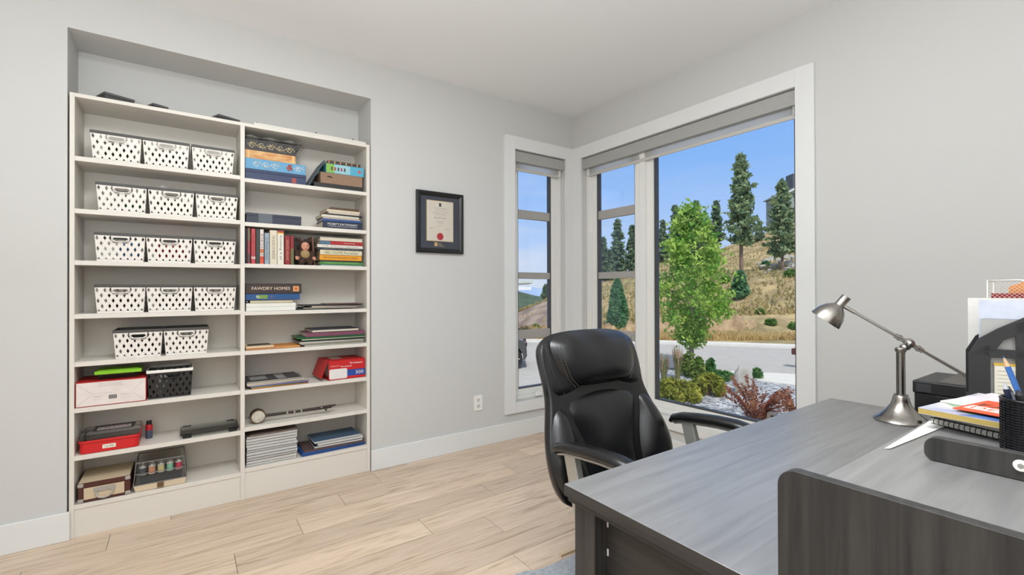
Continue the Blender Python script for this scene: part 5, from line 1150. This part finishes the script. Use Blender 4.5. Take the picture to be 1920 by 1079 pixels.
def terr(u, w):
    if u < U0: return G-.03
    zc, Uc = crest(w/u); s = (u-U0)/(Uc-U0)
    x, y, _ = UW(u, w)
    if s <= 1: z = G+(zc-G)*(s**.85)
    else: z = zc-(s-1)*4
    k = min(1, (u-U0)/8)*(1 if s < 1 else .4)
    return z+.45*k*bumps(x, y)*min(1, .35+abs(1-s)*2)-.03
def hit(px, py):
    d = CR.T @ np.array([(px-960)/FPX, (539.5-py)/FPX, 1]); du = d[:2] @ FW; dw = d[:2] @ RT
    for u in np.arange(10, 130, .15):
        t_ = u/du; z = CAM[2]+d[2]*t_
        if z < terr(u, dw*t_): return UW(u, dw*t_, terr(u, dw*t_)), u
    return UW(90, dw*90/du, terr(90, dw*90/du)), 90
HG = bpy.data.materials.new('dry_hillside'); HG.use_nodes = True; t = HG.node_tree; b = t.nodes['Principled BSDF']; b.inputs['Roughness'].default_value = .95; b.inputs['Specular IOR Level'].default_value = .1
tcn = t.nodes.new('ShaderNodeTexCoord')
def nz_(sc, det): n = t.nodes.new('ShaderNodeTexNoise'); n.inputs['Scale'].default_value = sc; n.inputs['Detail'].default_value = det; t.links.new(tcn.outputs['Object'], n.inputs['Vector']); return n
na, nb_, nc_ = nz_(.12, 6), nz_(.9, 8), nz_(.07, 4)
ra = t.nodes.new('ShaderNodeValToRGB'); ra.color_ramp.elements[0].position = .35; ra.color_ramp.elements[0].color = S(134, 132, 86); ra.color_ramp.elements[1].position = .62; ra.color_ramp.elements[1].color = S(190, 166, 120)
rb = t.nodes.new('ShaderNodeValToRGB'); rb.color_ramp.elements[0].position = .38; rb.color_ramp.elements[0].color = S(112, 100, 88); rb.color_ramp.elements[1].position = .64; rb.color_ramp.elements[1].color = S(182, 164, 130)
t.links.new(na.outputs[0], ra.inputs[0]); t.links.new(nb_.outputs[0], rb.inputs[0])
mm = t.nodes.new('ShaderNodeMix'); mm.data_type = 'RGBA'; mm.inputs[0].default_value = .55; t.links.new(ra.outputs[0], mm.inputs[6]); t.links.new(rb.outputs[0], mm.inputs[7]); t.links.new(mm.outputs[2], b.inputs['Base Color'])
bp = t.nodes.new('ShaderNodeBump'); bp.inputs['Strength'].default_value = .8; bp.inputs['Distance'].default_value = .4; t.links.new(nb_.outputs[0], bp.inputs['Height']); t.links.new(bp.outputs[0], b.inputs['Normal'])
mb = MB(); us = list(np.arange(2, 26.5, 2.0))+list(np.linspace(26.5, 62, 72))+list(np.linspace(63, 130, 40)); As = np.concatenate([np.linspace(-.8, 1.15, 170), np.linspace(1.18, 3.6, 60)])
for u in us:
    for a in As: mb.v.append(UW(u, a*u, terr(u, a*u)))
nA = len(As)
for i in range(len(us)-1):
    for j in range(nA-1): mb.f.append((i*nA+j, i*nA+j+1, (i+1)*nA+j+1, (i+1)*nA+j)); mb.m.append(1 if As[j] < .13+.02*math.sin(us[i]*.7) and 27 < us[i] < 49+3*math.sin(j*.9) else 0)
struct('ground', mb, [HG, mat('bare_slope', S(124, 110, 102), .95, spec=.1, noise=(S(160, 144, 130), .8, (1, 1, 1), 8, .35, .65), bump=(1.2, .8))], smooth=80)
# gravel bed, road, kerb, path
GRV = bpy.data.materials.new('grey_gravel'); GRV.use_nodes = True; t = GRV.node_tree; b = t.nodes['Principled BSDF']; b.inputs['Roughness'].default_value = .8
tcn = t.nodes.new('ShaderNodeTexCoord'); vo = t.nodes.new('ShaderNodeTexVoronoi'); vo.inputs['Scale'].default_value = 14; t.links.new(tcn.outputs['Object'], vo.inputs['Vector'])
rr_ = t.nodes.new('ShaderNodeValToRGB'); rr_.color_ramp.elements[0].color = S(84, 90, 102); rr_.color_ramp.elements[1].color = S(212, 214, 218); sx_ = t.nodes.new('ShaderNodeSeparateColor'); t.links.new(vo.outputs['Color'], sx_.inputs[0]); t.links.new(sx_.outputs[0], rr_.inputs[0]); t.links.new(rr_.outputs[0], b.inputs['Base Color'])
bp = t.nodes.new('ShaderNodeBump'); bp.invert = True; bp.inputs['Distance'].default_value = .05; t.links.new(vo.outputs['Distance'], bp.inputs['Height']); t.links.new(bp.outputs[0], b.inputs['Normal'])
ASP = mat('pale_asphalt', S(170, 167, 163), .9, spec=.2, noise=(S(180, 177, 173), 3, (1, 1, 1), 6, .3, .7), bump=(40, .2)); CON = mat('concrete', S(206, 204, 198), .85, spec=.2, noise=(S(216, 214, 208), 2, (1, 1, 1), 6, .3, .7), bump=(30, .1))
def pad(nm, pts, z0, z1, m): mb = MB(); mb.prism([(p[0], p[1]) for p in pts], z0, z1, 'z'); return struct(nm, mb, m)
pad('gravel_bed', [gp(3400, 712), gp(1560, 706), gp(1200, 692), gp(1195, 1000), gp(3400, 1000)], G-.03, G+.01, GRV)
pad('road', [gp(300, 640), gp(880, 643), gp(1040, 644), gp(1232, 646.5), gp(1380, 651), gp(1560, 658), gp(3400, 700), gp(3400, 745), gp(1560, 708), gp(1450, 702), gp(1340, 694), gp(1232, 690.5), gp(1170, 692), gp(1130, 740), gp(1110, 1000), gp(300, 1000)], G-.02, G+.03, ASP)
pad('kerb', [gp(880, 640), gp(1040, 641), gp(1232, 643.2), gp(1380, 647.5), gp(1560, 654), gp(3400, 694), gp(3400, 700), gp(1560, 658), gp(1380, 651), gp(1232, 646.5), gp(1040, 644), gp(880, 643)], G, G+.14, CON)
pad('footpath', [gp(1335, 696), gp(1450, 702.5), gp(1560, 709), gp(3400, 748), gp(3400, 775), gp(1560, 735), gp(1495, 726), gp(1420, 716), gp(1400, 706)], G, G+.05, CON)
# far ridges
def ridge(nm, pts, dist, depth, m):
    mb = MB(); n = len(pts)
    for (px, py) in pts:
        d = CR.T @ np.array([(px-960)/FPX, (539.5-py)/FPX, 1]); k = dist/(d[:2] @ FW); p = CAM+d*k; mb.v.append(tuple(p))
    for (px, py) in pts:
        d = CR.T @ np.array([(px-960)/FPX, (620-0-539.5-0)*-1/FPX, 1]); k = (dist-depth)/(d[:2] @ FW); p = CAM+d*k; mb.v.append(tuple(p))
    for (px, py) in pts:
        d = CR.T @ np.array([(px-960)/FPX, (620-539.5)*-1/FPX, 1]); k = (dist+depth)/(d[:2] @ FW); p = CAM+d*k; mb.v.append(tuple(p))
    for i in range(n-1): mb.f += [(n+i, n+i+1, i+1, i), (i, i+1, 2*n+i+1, 2*n+i)]; mb.m += [0, 0]
    return struct(nm, mb, m, smooth=80)
ridge('far_mountains', [(860, 548), (930, 538), (975, 540), (990, 537), (1010, 541), (1040, 545), (1100, 552), (1300, 556)], 900, 200, mat('haze_tinted_mountain', S(148, 172, 206), .95, noise=(S(160, 182, 212), .02, (1, 1, 1), 4, .3, .7)))  # distance haze is painted into the mountains' pale blue
ridge('wooded_ridge', [(860, 540), (930, 543), (965, 545), (985, 550), (1000, 554), (1020, 558), (1060, 562), (1300, 566)], 300, 70, mat('dark_forest', S(52, 74, 56), .95, noise=(S(84, 100, 72), .15, (1, 1, 1), 8, .3, .7)))

# ---------------------------------------------------------------- plants
def quads(P, size, nrm=None, asp=1.0, seed=0, jit=1.0):
    "array of small leaf quads centred on P"
    rg = np.random.default_rng(seed); n = len(P); a = rg.normal(size=(n, 3)); a /= np.linalg.norm(a, axis=1)[:, None]
    c = rg.normal(size=(n, 3)); b_ = np.cross(a, c); b_ /= np.linalg.norm(b_, axis=1)[:, None]
    s = (size*rg.uniform(.6, 1.3, n))[:, None]
    V = np.stack([P-a*s*asp, P-b_*s*.5, P+a*s*asp, P+b_*s*.5], 1).reshape(-1, 3); return V
def leafmesh(nm, V, m, parent):
    n = len(V)//4; me = bpy.data.meshes.new(nm); me.from_pydata(V.tolist(), [], [(4*i, 4*i+1, 4*i+2, 4*i+3) for i in range(n)]); me.materials.append(m); me.update()
    o = bpy.data.objects.new(nm, me); COL.objects.link(o); o.parent = parent; return o
BARK = mat('tree_bark', S(112, 92, 80), .95, noise=(S(150, 122, 104), 6, (1, 1, .2), 4, .3, .7), bump=(10, .6)); BARKG = mat('grey_bark', S(128, 118, 104), .95, noise=(S(156, 144, 126), 8, (1, 1, .2), 4, .3, .7), bump=(14, .6))
PINE = leafmat('pine_needles', S(104, 132, 104), S(166, 182, 132)); FIR = leafmat('fir_needles', S(98, 124, 108), S(146, 166, 130)); MAPLE = leafmat('maple_leaves', S(92, 150, 62), S(188, 210, 108)); CYP = leafmat('cypress_leaves', S(74, 124, 90), S(116, 160, 114)); BUSH = leafmat('bush_leaves', S(78, 122, 58), S(132, 164, 86))
def conifer(label, base, h, rad, c0, seed, m, levels=26, br=6, size=.22, irr=.3, group=None, shape=1.0, tufts=7, lean=0):
    rg = np.random.default_rng(seed); t_ = thing('conifer', label, 'tree', tuple(base), rg.uniform(0, 6), group)
    mb = MB(); mb.tube([(0, 0, -.3), (.02*h*lean, 0, h*.5), (.0, 0, h*.98)], [h*.017, h*.012, h*.003], 8); obj('trunk', mb, BARK, t_, smooth=60)
    P = []; bm_ = MB(); nb = levels*br
    for i in range(nb):
        s = (i+rg.random())/nb; z = h*(c0+(1-c0)*s*.985); R = rad*max(.07, (1-s)**shape*(.5+.5*min(1, s*5)))
        a = rg.uniform(0, 2*PI); r = R*(1-irr*rg.random())*rg.uniform(.8, 1.15); dz = r*rg.uniform(-.25, .18)
        e_ = np.array([r*math.cos(a), r*math.sin(a), dz])
        if i % 2 == 0: bm_.tube([(0, 0, z), tuple(e_*.55+np.array([0, 0, z-.03*r])), tuple(e_*.95+np.array([0, 0, z]))], [h*.003, h*.0018, h*.0008], 4, caps=False)
        for q in range(tufts):
            f = .25+.78*(q+rg.random())/tufts; n = 7
            P.append(e_*f+np.array([0, 0, z-.06*r*math.sin(PI*f)])+rg.normal(size=(n, 3))*np.array([.17, .17, .09])*max(.5, rad*.42))
    P = np.concatenate(P); leafmesh('foliage', quads(P, size, seed=seed), m, t_)
    if bm_.v: obj('branches', bm_, BARK, t_)
    return t_
def scale_h(p, u, pytop, px=None): return (543.9-pytop)/872.7*u+CAM[2]-p[2]
def pine_at(label, px, py, top, halfw, c0, seed, m=PINE, **k):
    p, u = hit(px, py); h = scale_h(p, u, top); return conifer(label, p, h, halfw/872.7*u, c0, seed, m, **k)
pine_at('tallest pine with bare lower trunk standing on the dry hillside', 1390, 518, 291, 46, .27, 11, levels=22, br=6, size=.24, irr=.6, shape=.85, tufts=5)
pine_at('pine at the right edge of the wide window in front of the grey house', 1467, 507, 342, 42, .18, 12, levels=20, br=6, size=.24, irr=.55, shape=.75, tufts=5)
TG = 'dark conifers along the hill crest'
pine_at('dark conifer just left of the tall pine, half behind the green maple', 1343, 470, 378, 20, .1, 14, FIR, levels=20, br=6, size=.27, irr=.45, shape=.7)
pine_at('dark conifer rising behind the crown of the green maple', 1306, 478, 378, 22, .1, 15, FIR, levels=20, br=6, size=.27, irr=.45, shape=.75)
pine_at('dark conifer above the left side of the green maple', 1266, 484, 386, 22, .1, 16, FIR, levels=20, br=6, size=.27, irr=.45, shape=.75)
pine_at('dark conifer at the left edge of the large window pane', 1243, 492, 414, 18, .05, 17, FIR, levels=18, br=6, size=.27, irr=.45, shape=.75)
pine_at('tall dark conifer in the middle of the narrow window pane right of the corner', 1158, 520, 412, 26, .05, 18, FIR, levels=24, br=7, size=.28, irr=.45, shape=.7)
pine_at('dark conifer at the right side of the narrow window pane', 1186, 516, 424, 20, .05, 19, FIR, levels=20, br=6, size=.27, irr=.45, shape=.7)
pine_at('shorter dark conifer at the left side of the narrow window pane', 1131, 528, 446, 18, .05, 20, FIR, levels=18, br=6, size=.27, irr=.45, shape=.7)
pine_at('small dark fir on the crest seen through the middle pane at the corner', 1143, 526, 470, 12, .02, 33, FIR, levels=14, br=6, size=.32, shape=.8)
pine_at('small conifer on the crest between the tall pine and the right pine', 1424, 452, 424, 10, .05, 34, FIR, levels=12, br=5, size=.3, shape=.8)
pine_at('thin conifer at the top of the brown slope seen in the narrow corner window', 1024, 560, 536, 9, .05, 21, FIR, levels=10, br=5, size=.25, shape=.8)
pine_at('small young fir on the slope below the tall pine', 1387, 560, 512, 19, .02, 22, CYP, levels=12, br=8, size=.22, shape=.8)
# columnar cypress
p, u = hit(1158, 621); t_ = thing('cypress', 'narrow columnar green cypress in front of the slope', 'tree', p)
h = scale_h(p, u, 524); R = 19/872.7*u; rg = np.random.default_rng(5); mb = MB(); mb.tube([(0, 0, -.1), (0, 0, h*.8)], [.06, .02], 6); obj('trunk', mb, BARK, t_)
s = rg.random(5000)**.9; a = rg.uniform(0, 2*PI, 5000); r = R*np.minimum(1, (1-s)**.55*1.25)*np.sqrt(rg.uniform(.45, 1, 5000))*(1+.12*np.sin(3*a+9*s)); leafmesh('foliage', quads(np.stack([r*np.cos(a), r*np.sin(a), s*h], 1), .085, seed=5, asp=1.4), CYP, t_)
# young maple
p = gp(1297, 700); u = float((np.array(p[:2])-CAM[:2]) @ FW); h = scale_h(p, u, 388); t_ = thing('maple_tree', 'bright green young maple tree beside the road in the gravel bed', 'tree', p)
rg = np.random.default_rng(9); sc = u/872.7
mb = MB(); mb.tube([(0, 0, -.1), (-.01, 0, h*.22), (.02, 0, h*.5), (0, 0, h*.9)], [.085, .07, .05, .012], 10)
for k in range(16):
    a = rg.uniform(0, 2*PI); z0 = h*rg.uniform(.2, .7); l = rg.uniform(.5, 1.0); mb.tube([(0, 0, z0), (l*.5*math.cos(a), l*.5*math.sin(a), z0+l*.6), (l*.8*math.cos(a), l*.8*math.sin(a), z0+l*1.2)], [.03, .018, .006], 6)
obj('trunk', mb, BARKG, t_, smooth=60)
P = []
prof = lambda s: np.interp(s, [.17, .24, .33, .45, .58, .70, .82, .92, 1.0], [.10, .42, .82, 1.0, .98, .82, .52, .26, .04])
Rm = 64*sc
for k in range(190):
    s = rg.uniform(.19, .99); a = rg.uniform(0, 2*PI); rr = Rm*prof(s)*math.sqrt(rg.uniform(.12, 1)); c = np.array([rr*math.cos(a), rr*math.sin(a), s*h]); n = 48
    P.append(c+rg.normal(size=(n, 3))*np.array([.16, .16, .13]))
leafmesh('foliage', quads(np.concatenate(P), .085, seed=9, asp=.95), MAPLE, t_)
# shrubs
def shrub(label, p, rx, rz, m, seed, n=2600, size=.05, name='shrub', cat='shrub', group=None, lumps=14):
    rg = np.random.default_rng(seed); t_ = thing(name, label, cat, p, 0, group); P = []
    mb = MB()
    for k in range(8): a = 2*PI*k/8; mb.tube([(0, 0, -.05), (rx*.5*math.cos(a), rx*.5*math.sin(a), rz*.7)], [.012, .006], 5)
    obj('stems', mb, BARK, t_)
    for k in range(lumps):
        a = rg.uniform(0, 2*PI); th = math.acos(rg.uniform(0, 1)); c = np.array([rx*.62*math.sin(th)*math.cos(a), rx*.62*math.sin(th)*math.sin(a), rz*(.22+.42*math.cos(th))]); m_ = n//lumps
        d = rg.normal(size=(m_, 3)); d /= np.linalg.norm(d, axis=1)[:, None]; P.append(c+d*np.array([rx*.40, rx*.40, rz*.36])*(rg.uniform(.75, 1.05, m_)[:, None]))
    P = np.concatenate(P); P = P[P[:, 2] > .0]; leafmesh('foliage', quads(P, size, seed=seed), m, t_); return t_
SPI = leafmat('spirea_leaves', S(104, 116, 50), S(186, 184, 84)); JUN = leafmat('juniper_needles', S(66, 112, 66), S(112, 154, 92)); BARB = leafmat('barberry_leaves', S(126, 70, 60), S(176, 128, 100)); RMIX = leafmat('mixed_shrub', S(96, 130, 60), S(164, 178, 96))
def pxs(p): return float((np.array(p[:2])-CAM[:2]) @ FW)/872.7
p = gp(1268, 750); shrub('rounded yellow-green shrub in the gravel, nearest the left edge of the large pane', p, 46*pxs(p), 40*pxs(p), SPI, 41, 4200, .05)
p = gp(1328, 742); shrub('rounded olive green shrub in the gravel, right of the yellow-green one', p, 34*pxs(p), 44*pxs(p), SPI, 42, 3800, .05)
p = gp(1345, 712); shrub('low spreading green juniper behind the rounded shrubs', p, 32*pxs(p), 17*pxs(p), JUN, 43, 2600, .06)
p = gp(1298, 708); shrub('leafy shrub around the foot of the maple trunk', p, 24*pxs(p), 52*pxs(p), RMIX, 44, 1500, .07)
p = gp(1420, 712); shrub('small green shrub just right of the standing boulder', p, 9*pxs(p), 22*pxs(p), JUN, 45, 700, .07)
p = gp(1332, 700); shrub('small upright pine shrub behind the low juniper', p, 10*pxs(p), 28*pxs(p), JUN, 46, 700, .07)
# red barberry: arching stems
def barberry(label, p, R, h, seed, ns=46):
    rg = np.random.default_rng(seed); t_ = thing('barberry_shrub', label, 'shrub', p); mb = MB(); P = []
    for k in range(ns):
        a = rg.uniform(0, 2*PI); l = rg.uniform(.6, 1.05); tip = np.array([R*l*math.cos(a), R*l*math.sin(a), h*rg.uniform(.55, 1.05)*(1.15-.35*l)])
        mid = tip*np.array([.45, .45, .62]); pts = [np.array([rg.normal()*.03, rg.normal()*.03, 0]), mid, tip]; mb.tube(pts, [.006, .004, .002], 4, caps=False)
        for q in np.linspace(.25, 1, 22):
            c = (1-q)**2*pts[0]+2*q*(1-q)*mid+q*q*tip if False else (pts[0]*(1-2*q)+mid*2*q if q < .5 else mid*(2-2*q)+tip*(2*q-1)); P.append(c+rg.normal(size=(4, 3))*.022)
    obj('stems', mb, mat('red_stem', S(110, 60, 50), .8, bump=(40, .1)), t_); leafmesh('foliage', quads(np.concatenate(P), .032, seed=seed), BARB, t_)
p = gp(1418, 800); barberry('red-leaved barberry in the gravel beneath the large window pane', p, 66*pxs(p), 96*pxs(p), 51, 30)
p = gp(1492, 792); barberry('second red-leaved barberry, cut off by the right edge of the window', p, 34*pxs(p), 66*pxs(p), 52, 16)
# ornamental grasses
GB = leafmat('grass_blades', S(112, 128, 74), S(176, 160, 120))
def grass(label, p, h, R, seed, n=110):
    rg = np.random.default_rng(seed); t_ = thing('ornamental_grass', label, 'grass', p, 0, 'feather grasses beside the maple'); V = []; Q = []
    for k in range(n):
        a = rg.uniform(0, 2*PI); l = h*rg.uniform(.6, 1.0); r0 = R*.35*rg.random(); r1 = R*rg.uniform(.3, 1.0); b0 = np.array([r0*math.cos(a), r0*math.sin(a), 0]); b1 = np.array([r1*math.cos(a), r1*math.sin(a), l]); s = np.array([-math.sin(a), math.cos(a), 0])*.008
        V += [b0-s, b0+s, b1+s*.3, b1-s*.3]
        if k % 3 == 0: Q += [b1-s*2-np.array([0, 0, .25*h]), b1+s*2-np.array([0, 0, .22*h]), b1+s, b1+np.array([0, 0, .02])]
    leafmesh('blades', np.array(V), GB, t_); leafmesh('plumes', np.array(Q), leafmat('grass_plumes', S(176, 140, 118), S(206, 178, 150)), t_)
p = gp(1245, 718); grass('feather grass clump at the left edge of the large pane', p, 56*pxs(p), 12*pxs(p), 61)
p = gp(1271, 712); grass('taller feather grass clump left of the maple trunk', p, 64*pxs(p), 13*pxs(p), 62)
# boulders
STONE = mat('pale_boulder', S(150, 146, 138), .9, noise=(S(196, 192, 182), 2.5, (1, 1, 1), 7, .3, .7), bump=(6, .7))
def rock(label, p, sx, sy, sz, seed, group=None, m=STONE, shape='rock'):
    rg = np.random.default_rng(seed); mb = MB(); n, r_ = 14, 9; f = rg.normal(size=(6, 3))*1.6; ph = rg.uniform(0, 6, 6)
    for i in range(r_+1):
        th = PI*i/r_
        for j in range(n):
            a = 2*PI*j/n; d = np.array([math.sin(th)*math.cos(a), math.sin(th)*math.sin(a), -math.cos(th)]); d2 = np.sign(d)*np.abs(d)**.7
            k = 1+sum(.07*math.sin(3*(f[q] @ d)+ph[q]) for q in range(6)); mb.v.append(tuple(d2*np.array([sx, sy, sz])*k+np.array([0, 0, sz*.85])))
    for i in range(r_):
        for j in range(n): mb.f.append((i*n+j, i*n+(j+1) % n, (i+1)*n+(j+1) % n, (i+1)*n+j)); mb.m.append(0)
    o = obj('boulder', mb, m, smooth=32, loc=tuple(p), rot=(0, 0, rg.uniform(0, 6))); return tag(o, label, 'rock', group)
p = gp(1394, 738); k = pxs(p); rock('tall pale standing boulder among the gravel and red shrub', p, 15*k, 11*k, 27*k, 71)
where = ['lowest left of', 'upper left of', 'far left in', 'beside the right pine trunk in', 'under the right pine in', 'middle of', 'right end of', 'top right of', 'bottom right of', 'just above the middle of', 'near the base of', 'smallest of', 'right half of', 'behind the trunk in']
for q, (px, py, s) in enumerate([(1432, 498, 8), (1440, 488, 9), (1424, 492, 6), (1455, 496, 9), (1462, 486, 8), (1448, 482, 7), (1490, 498, 10), (1488, 484, 10), (1476, 502, 7), (1470, 490, 8), (1444, 504, 6), (1435, 508, 5), (1481, 492, 9), (1478, 480, 8)]):
    p, u = hit(px, py+4); k = u/872.7; rock('grey rock %s the rocky outcrop on the hillside' % where[q], (p[0], p[1], p[2]-.2), s*k, s*k*.8, s*.62*k, 80+q, 'rocky outcrop under the right pine')
# dirt bank with dry grass along the far side of the road
mb = MB(); xs = list(np.linspace(860, 1580, 120)); ys = 9
for i, px in enumerate(xs):
    hgt = np.interp(px, [860, 1000, 1200, 1240, 1300, 1340, 1380, 1420, 1460, 1580], [.35, .5, .9, 1.15, 1.0, 1.3, 1.25, .7, .5, .6])*(1+.18*math.sin(px*.21)+.12*math.sin(px*.47+1))
    for j in range(ys):
        s = j/(ys-1); u = 27.2+3.2*s; z = G-.06+hgt*math.sin(PI*min(1, s*1.05))**.8+.08*math.sin(px*.6+j*2.1); mb.v.append(UW(u, (px-960)/872.7*u, z))
for i in range(len(xs)-1):
    for j in range(ys-1): mb.f.append((i*ys+j, i*ys+j+1, (i+1)*ys+j+1, (i+1)*ys+j)); mb.m.append(0)
struct('dirt_bank', mb, mat('sandy_dirt', S(176, 152, 118), .95, noise=(S(140, 118, 92), 1.6, (1, 1, 1), 8, .35, .65), bump=(3, .6)), smooth=80)
def blades(nm, label, n, fn, h0, h1, m, seed, wd=.03):
    rg = np.random.default_rng(seed); V = []
    for k in range(n):
        p = np.array(fn(rg)); h = rg.uniform(h0, h1); a = rg.uniform(0, 2*PI); s = np.array([math.cos(a), math.sin(a), 0])*wd*rg.uniform(.6, 1.5); tp = p+np.array([rg.normal()*.25*h, rg.normal()*.25*h, h]); V += [p-s, p+s, tp+s*.4, tp-s*.4]
    o = leafmesh(nm, np.array(V), m, None); tag(o, label, 'grass', kind='stuff')
def f1(rg): px = rg.uniform(972, 1560); u = rg.uniform(25.6, 28.4); return UW(u, (px-960)/872.7*u, G-.02+max(0, u-27.2)*.3)
blades('dry_grass', 'golden dry grass strip along the far kerb of the road', 8000, f1, .12, .42, leafmat('dry_grass', S(190, 164, 112), S(216, 192, 138)), 91)
def f2(rg):
    px = rg.uniform(900, 1540); u = 30+50*rg.random()**1.5; u = max(u, 49) if px < 1075 and rg.random() < .93 else u; w = (px-960)/872.7*u; return UW(u, w, terr(u, w))
blades('hillside_grass', 'scattered dry and olive grass tufts all over the hillside', 7000, f2, .08, .34, leafmat('hill_grass', S(138, 136, 88), S(196, 174, 126)), 92, .09)
for q, (px, py, r, lab) in enumerate([(1445, 610, 10, 'green bush at the foot of the slope near the right window edge'), (1488, 618, 9, 'green bush at the foot of the slope at the right window edge'), (1425, 590, 8, 'small green bush halfway up the slope'), (1350, 585, 9, 'green bush just right of the maple crown on the slope'), (1436, 500, 8, 'dark round bush left of the rocky outcrop'), (1005, 618, 7, 'pale yellow-green bush beyond the road in the narrow corner window'), (1360, 530, 10, 'olive bush left of the tall pine trunk'), (1482, 520, 12, 'green bush below the rocky outcrop')]):
    p, u = hit(px, py); k = u/872.7; shrub(lab, p, r*k, r*1.3*k, BUSH if q != 4 else CYP, 120+q, 900, .11)
# grey house on the crest
p, u = hit(1497, 414); p = np.array(UW(92, (1503-960)/872.7*92)); p[2] = 1.205+(543.7-418)/872.7*92
hs_ = thing('house', 'grey-green gabled house high on the hill at the right window edge', 'house', tuple(p), -YAW)
mb = MB(); mb.box(-4.2, 7, -3, 5, -1.5, 5.2); obj('wall', mb, mat('grey_siding', S(150, 158, 154), .8, noise=(S(138, 146, 142), 4, (1, 1, 12), 2, .3, .7)), hs_)
mb = MB(); mb.prism([(-4.8, 5.0), (7.6, 5.0), (1.6, 8.6)], -3.6, 5.4, 'y'); rf = obj('roof', mb, mat('green_grey_shingle', S(112, 124, 118), .9, noise=(S(96, 108, 102), 3, (1, 1, 1), 4, .3, .7)), hs_)
mb = MB(); mb.box(-1.6, 1.4, 0, 2.4, 6, 9.6); obj('chimney', mb, mat('dark_shingle', S(92, 98, 102), .9, bump=(8, .3)), hs_)
mb = MB(); mb.tube([(-4.8, -3.65, 5.0), (1.6, -3.65, 8.6), (7.6, -3.65, 5.0)], .14, 4); obj('barge_board', mb, TRIM, rf)
mb = MB(); mb.box(-3.2, -.9, -3.06, -2.98, 3.2, 4.8); wd_ = obj('window', mb, SASHDK, hs_); mb = MB(); mb.box(-3.6, 3, -4.4, -3.0, 1.6, 1.8); mb.box(-3.6, 3, -4.4, -4.35, 1.8, 2.7); obj('balcony', mb, mat('grey_siding'), hs_)
# eave of the neighbouring garage at the left edge of the narrow corner window
uE = 24; pE = np.array(UW(uE, (999-960)/872.7*uE)); pE[2] = 1.205+(543.7-545)/872.7*uE
gr = thing('garage', 'neighbouring pale garage whose roof eave shows at the left of the corner window', 'garage', (pE[0], pE[1], G), -YAW)
zE = pE[2]-G
mb = MB(); mb.box(-7, -.95, .2, 5, 0, zE); obj('wall', mb, mat('pale_siding', S(206, 204, 196), .8, bump=(6, .1)), gr)
mb = MB(); mb.hexa([(-7.4, -.5, zE), (0, -.5, zE+.38), (0, 5.4, zE+.38), (-7.4, 5.4, zE)], [(-7.4, -.5, zE+.25), (0, -.5, zE+.5), (0, 5.4, zE+.5), (-7.4, 5.4, zE+1.2)]); obj('roof', mb, mat('pale_green_metal_roof', S(190, 198, 186), .6, bump=(5, .1)), gr)
mb = MB(); mb.box(-7.3, -.1, -.56, -.48, zE+.02, zE+.18); mb.box(-7.3, -.85, -.56, -.48, zE-.25, zE+.02); obj('fascia', mb, TRIM, gr)
# small brick-red mailbox seen beside the right casing
p = gp(1497, 692); k = pxs(p); mbx = thing('mailbox', 'small dark red mailbox by the road at the right window edge', 'mailbox', p); mb = MB(); mb.tube([(0, 0, 0), (0, 0, .5)], .04, 8); obj('post', mb, BARK, mbx); mb = MB(); mb.box(-.2, .2, -.15, .15, .5, .72); obj('box', mb, flat(96, 52, 48, .6), mbx, bevel=.03)
# parked car, its rear seen through the narrow corner window
uC = 17.2; pr_ = np.array(UW(uC, (985.5-960)/872.7*uC))
car = thing('car', 'dark grey car parked on the drive, its rounded end showing at the left window edge', 'car', (pr_[0], pr_[1], G+.03), -YAW)
PAINT = mat('graphite_paint', S(84, 86, 84), .3, .5, coat=.6, bump=(10, .01))
mb = MB(); side = [(-4.5, .35), (-4.5, .85), (-4.2, 1.05), (-3.4, 1.15), (-2.7, 1.62), (-1.1, 1.62), (-.45, 1.08), (-.12, 1.0), (0, .80), (.02, .45), (-.06, .32), (-.10, .30), (-.13, .5), (-.25, .69), (-.48, .76), (-.71, .69), (-.84, .5), (-.86, .28), (-3.2, .28), (-3.25, .55), (-3.5, .74), (-3.8, .74), (-4.0, .5), (-4.05, .3)]
mb.prism(side, -.9, .9, 'y'); obj('car_body', mb, PAINT, car, bevel=.07, seg=3)
mb = MB(); mb.prism([(-3.25, 1.12), (-2.65, 1.54), (-1.15, 1.54), (-.62, 1.12)], -.91, .91, 'y'); obj('side_windows', mb, flat(30, 34, 38, .1), car)
mb = MB(); mb.box(-.1, .025, -.85, -.55, .78, .92); mb.box(-.1, .025, .55, .85, .78, .92); obj('lights', mb, flat(70, 40, 40, .3), car, bevel=.02)
for x in (-.485, -3.65):
    for y in (-.82, .82):
        mb = MB(); mb.lathe([(.24, -.1), (.345, -.1), (.35, -.05), (.35, .05), (.345, .1), (.24, .1)], n=28, M=Matrix.Rotation(PI/2, 4, 'X'), c=(x, y, .35)); wl = obj('wheel', mb, flat(28, 28, 28, .8), car, smooth=40)
        mb = MB(); mb.lathe([(.0, .0), (.25, .0)], n=24, M=Matrix.Rotation(PI/2, 4, 'X'), c=(x, y, .35))
        for q in range(5): a = 2*PI*q/5; mb.tube([(x, y-.06 if y < 0 else y+.06, .35), (x+.24*math.cos(a), y-.07 if y < 0 else y+.07, .35+.24*math.sin(a))], .035, 6)
        obj('alloy_rim', mb, GREYMET, wl)
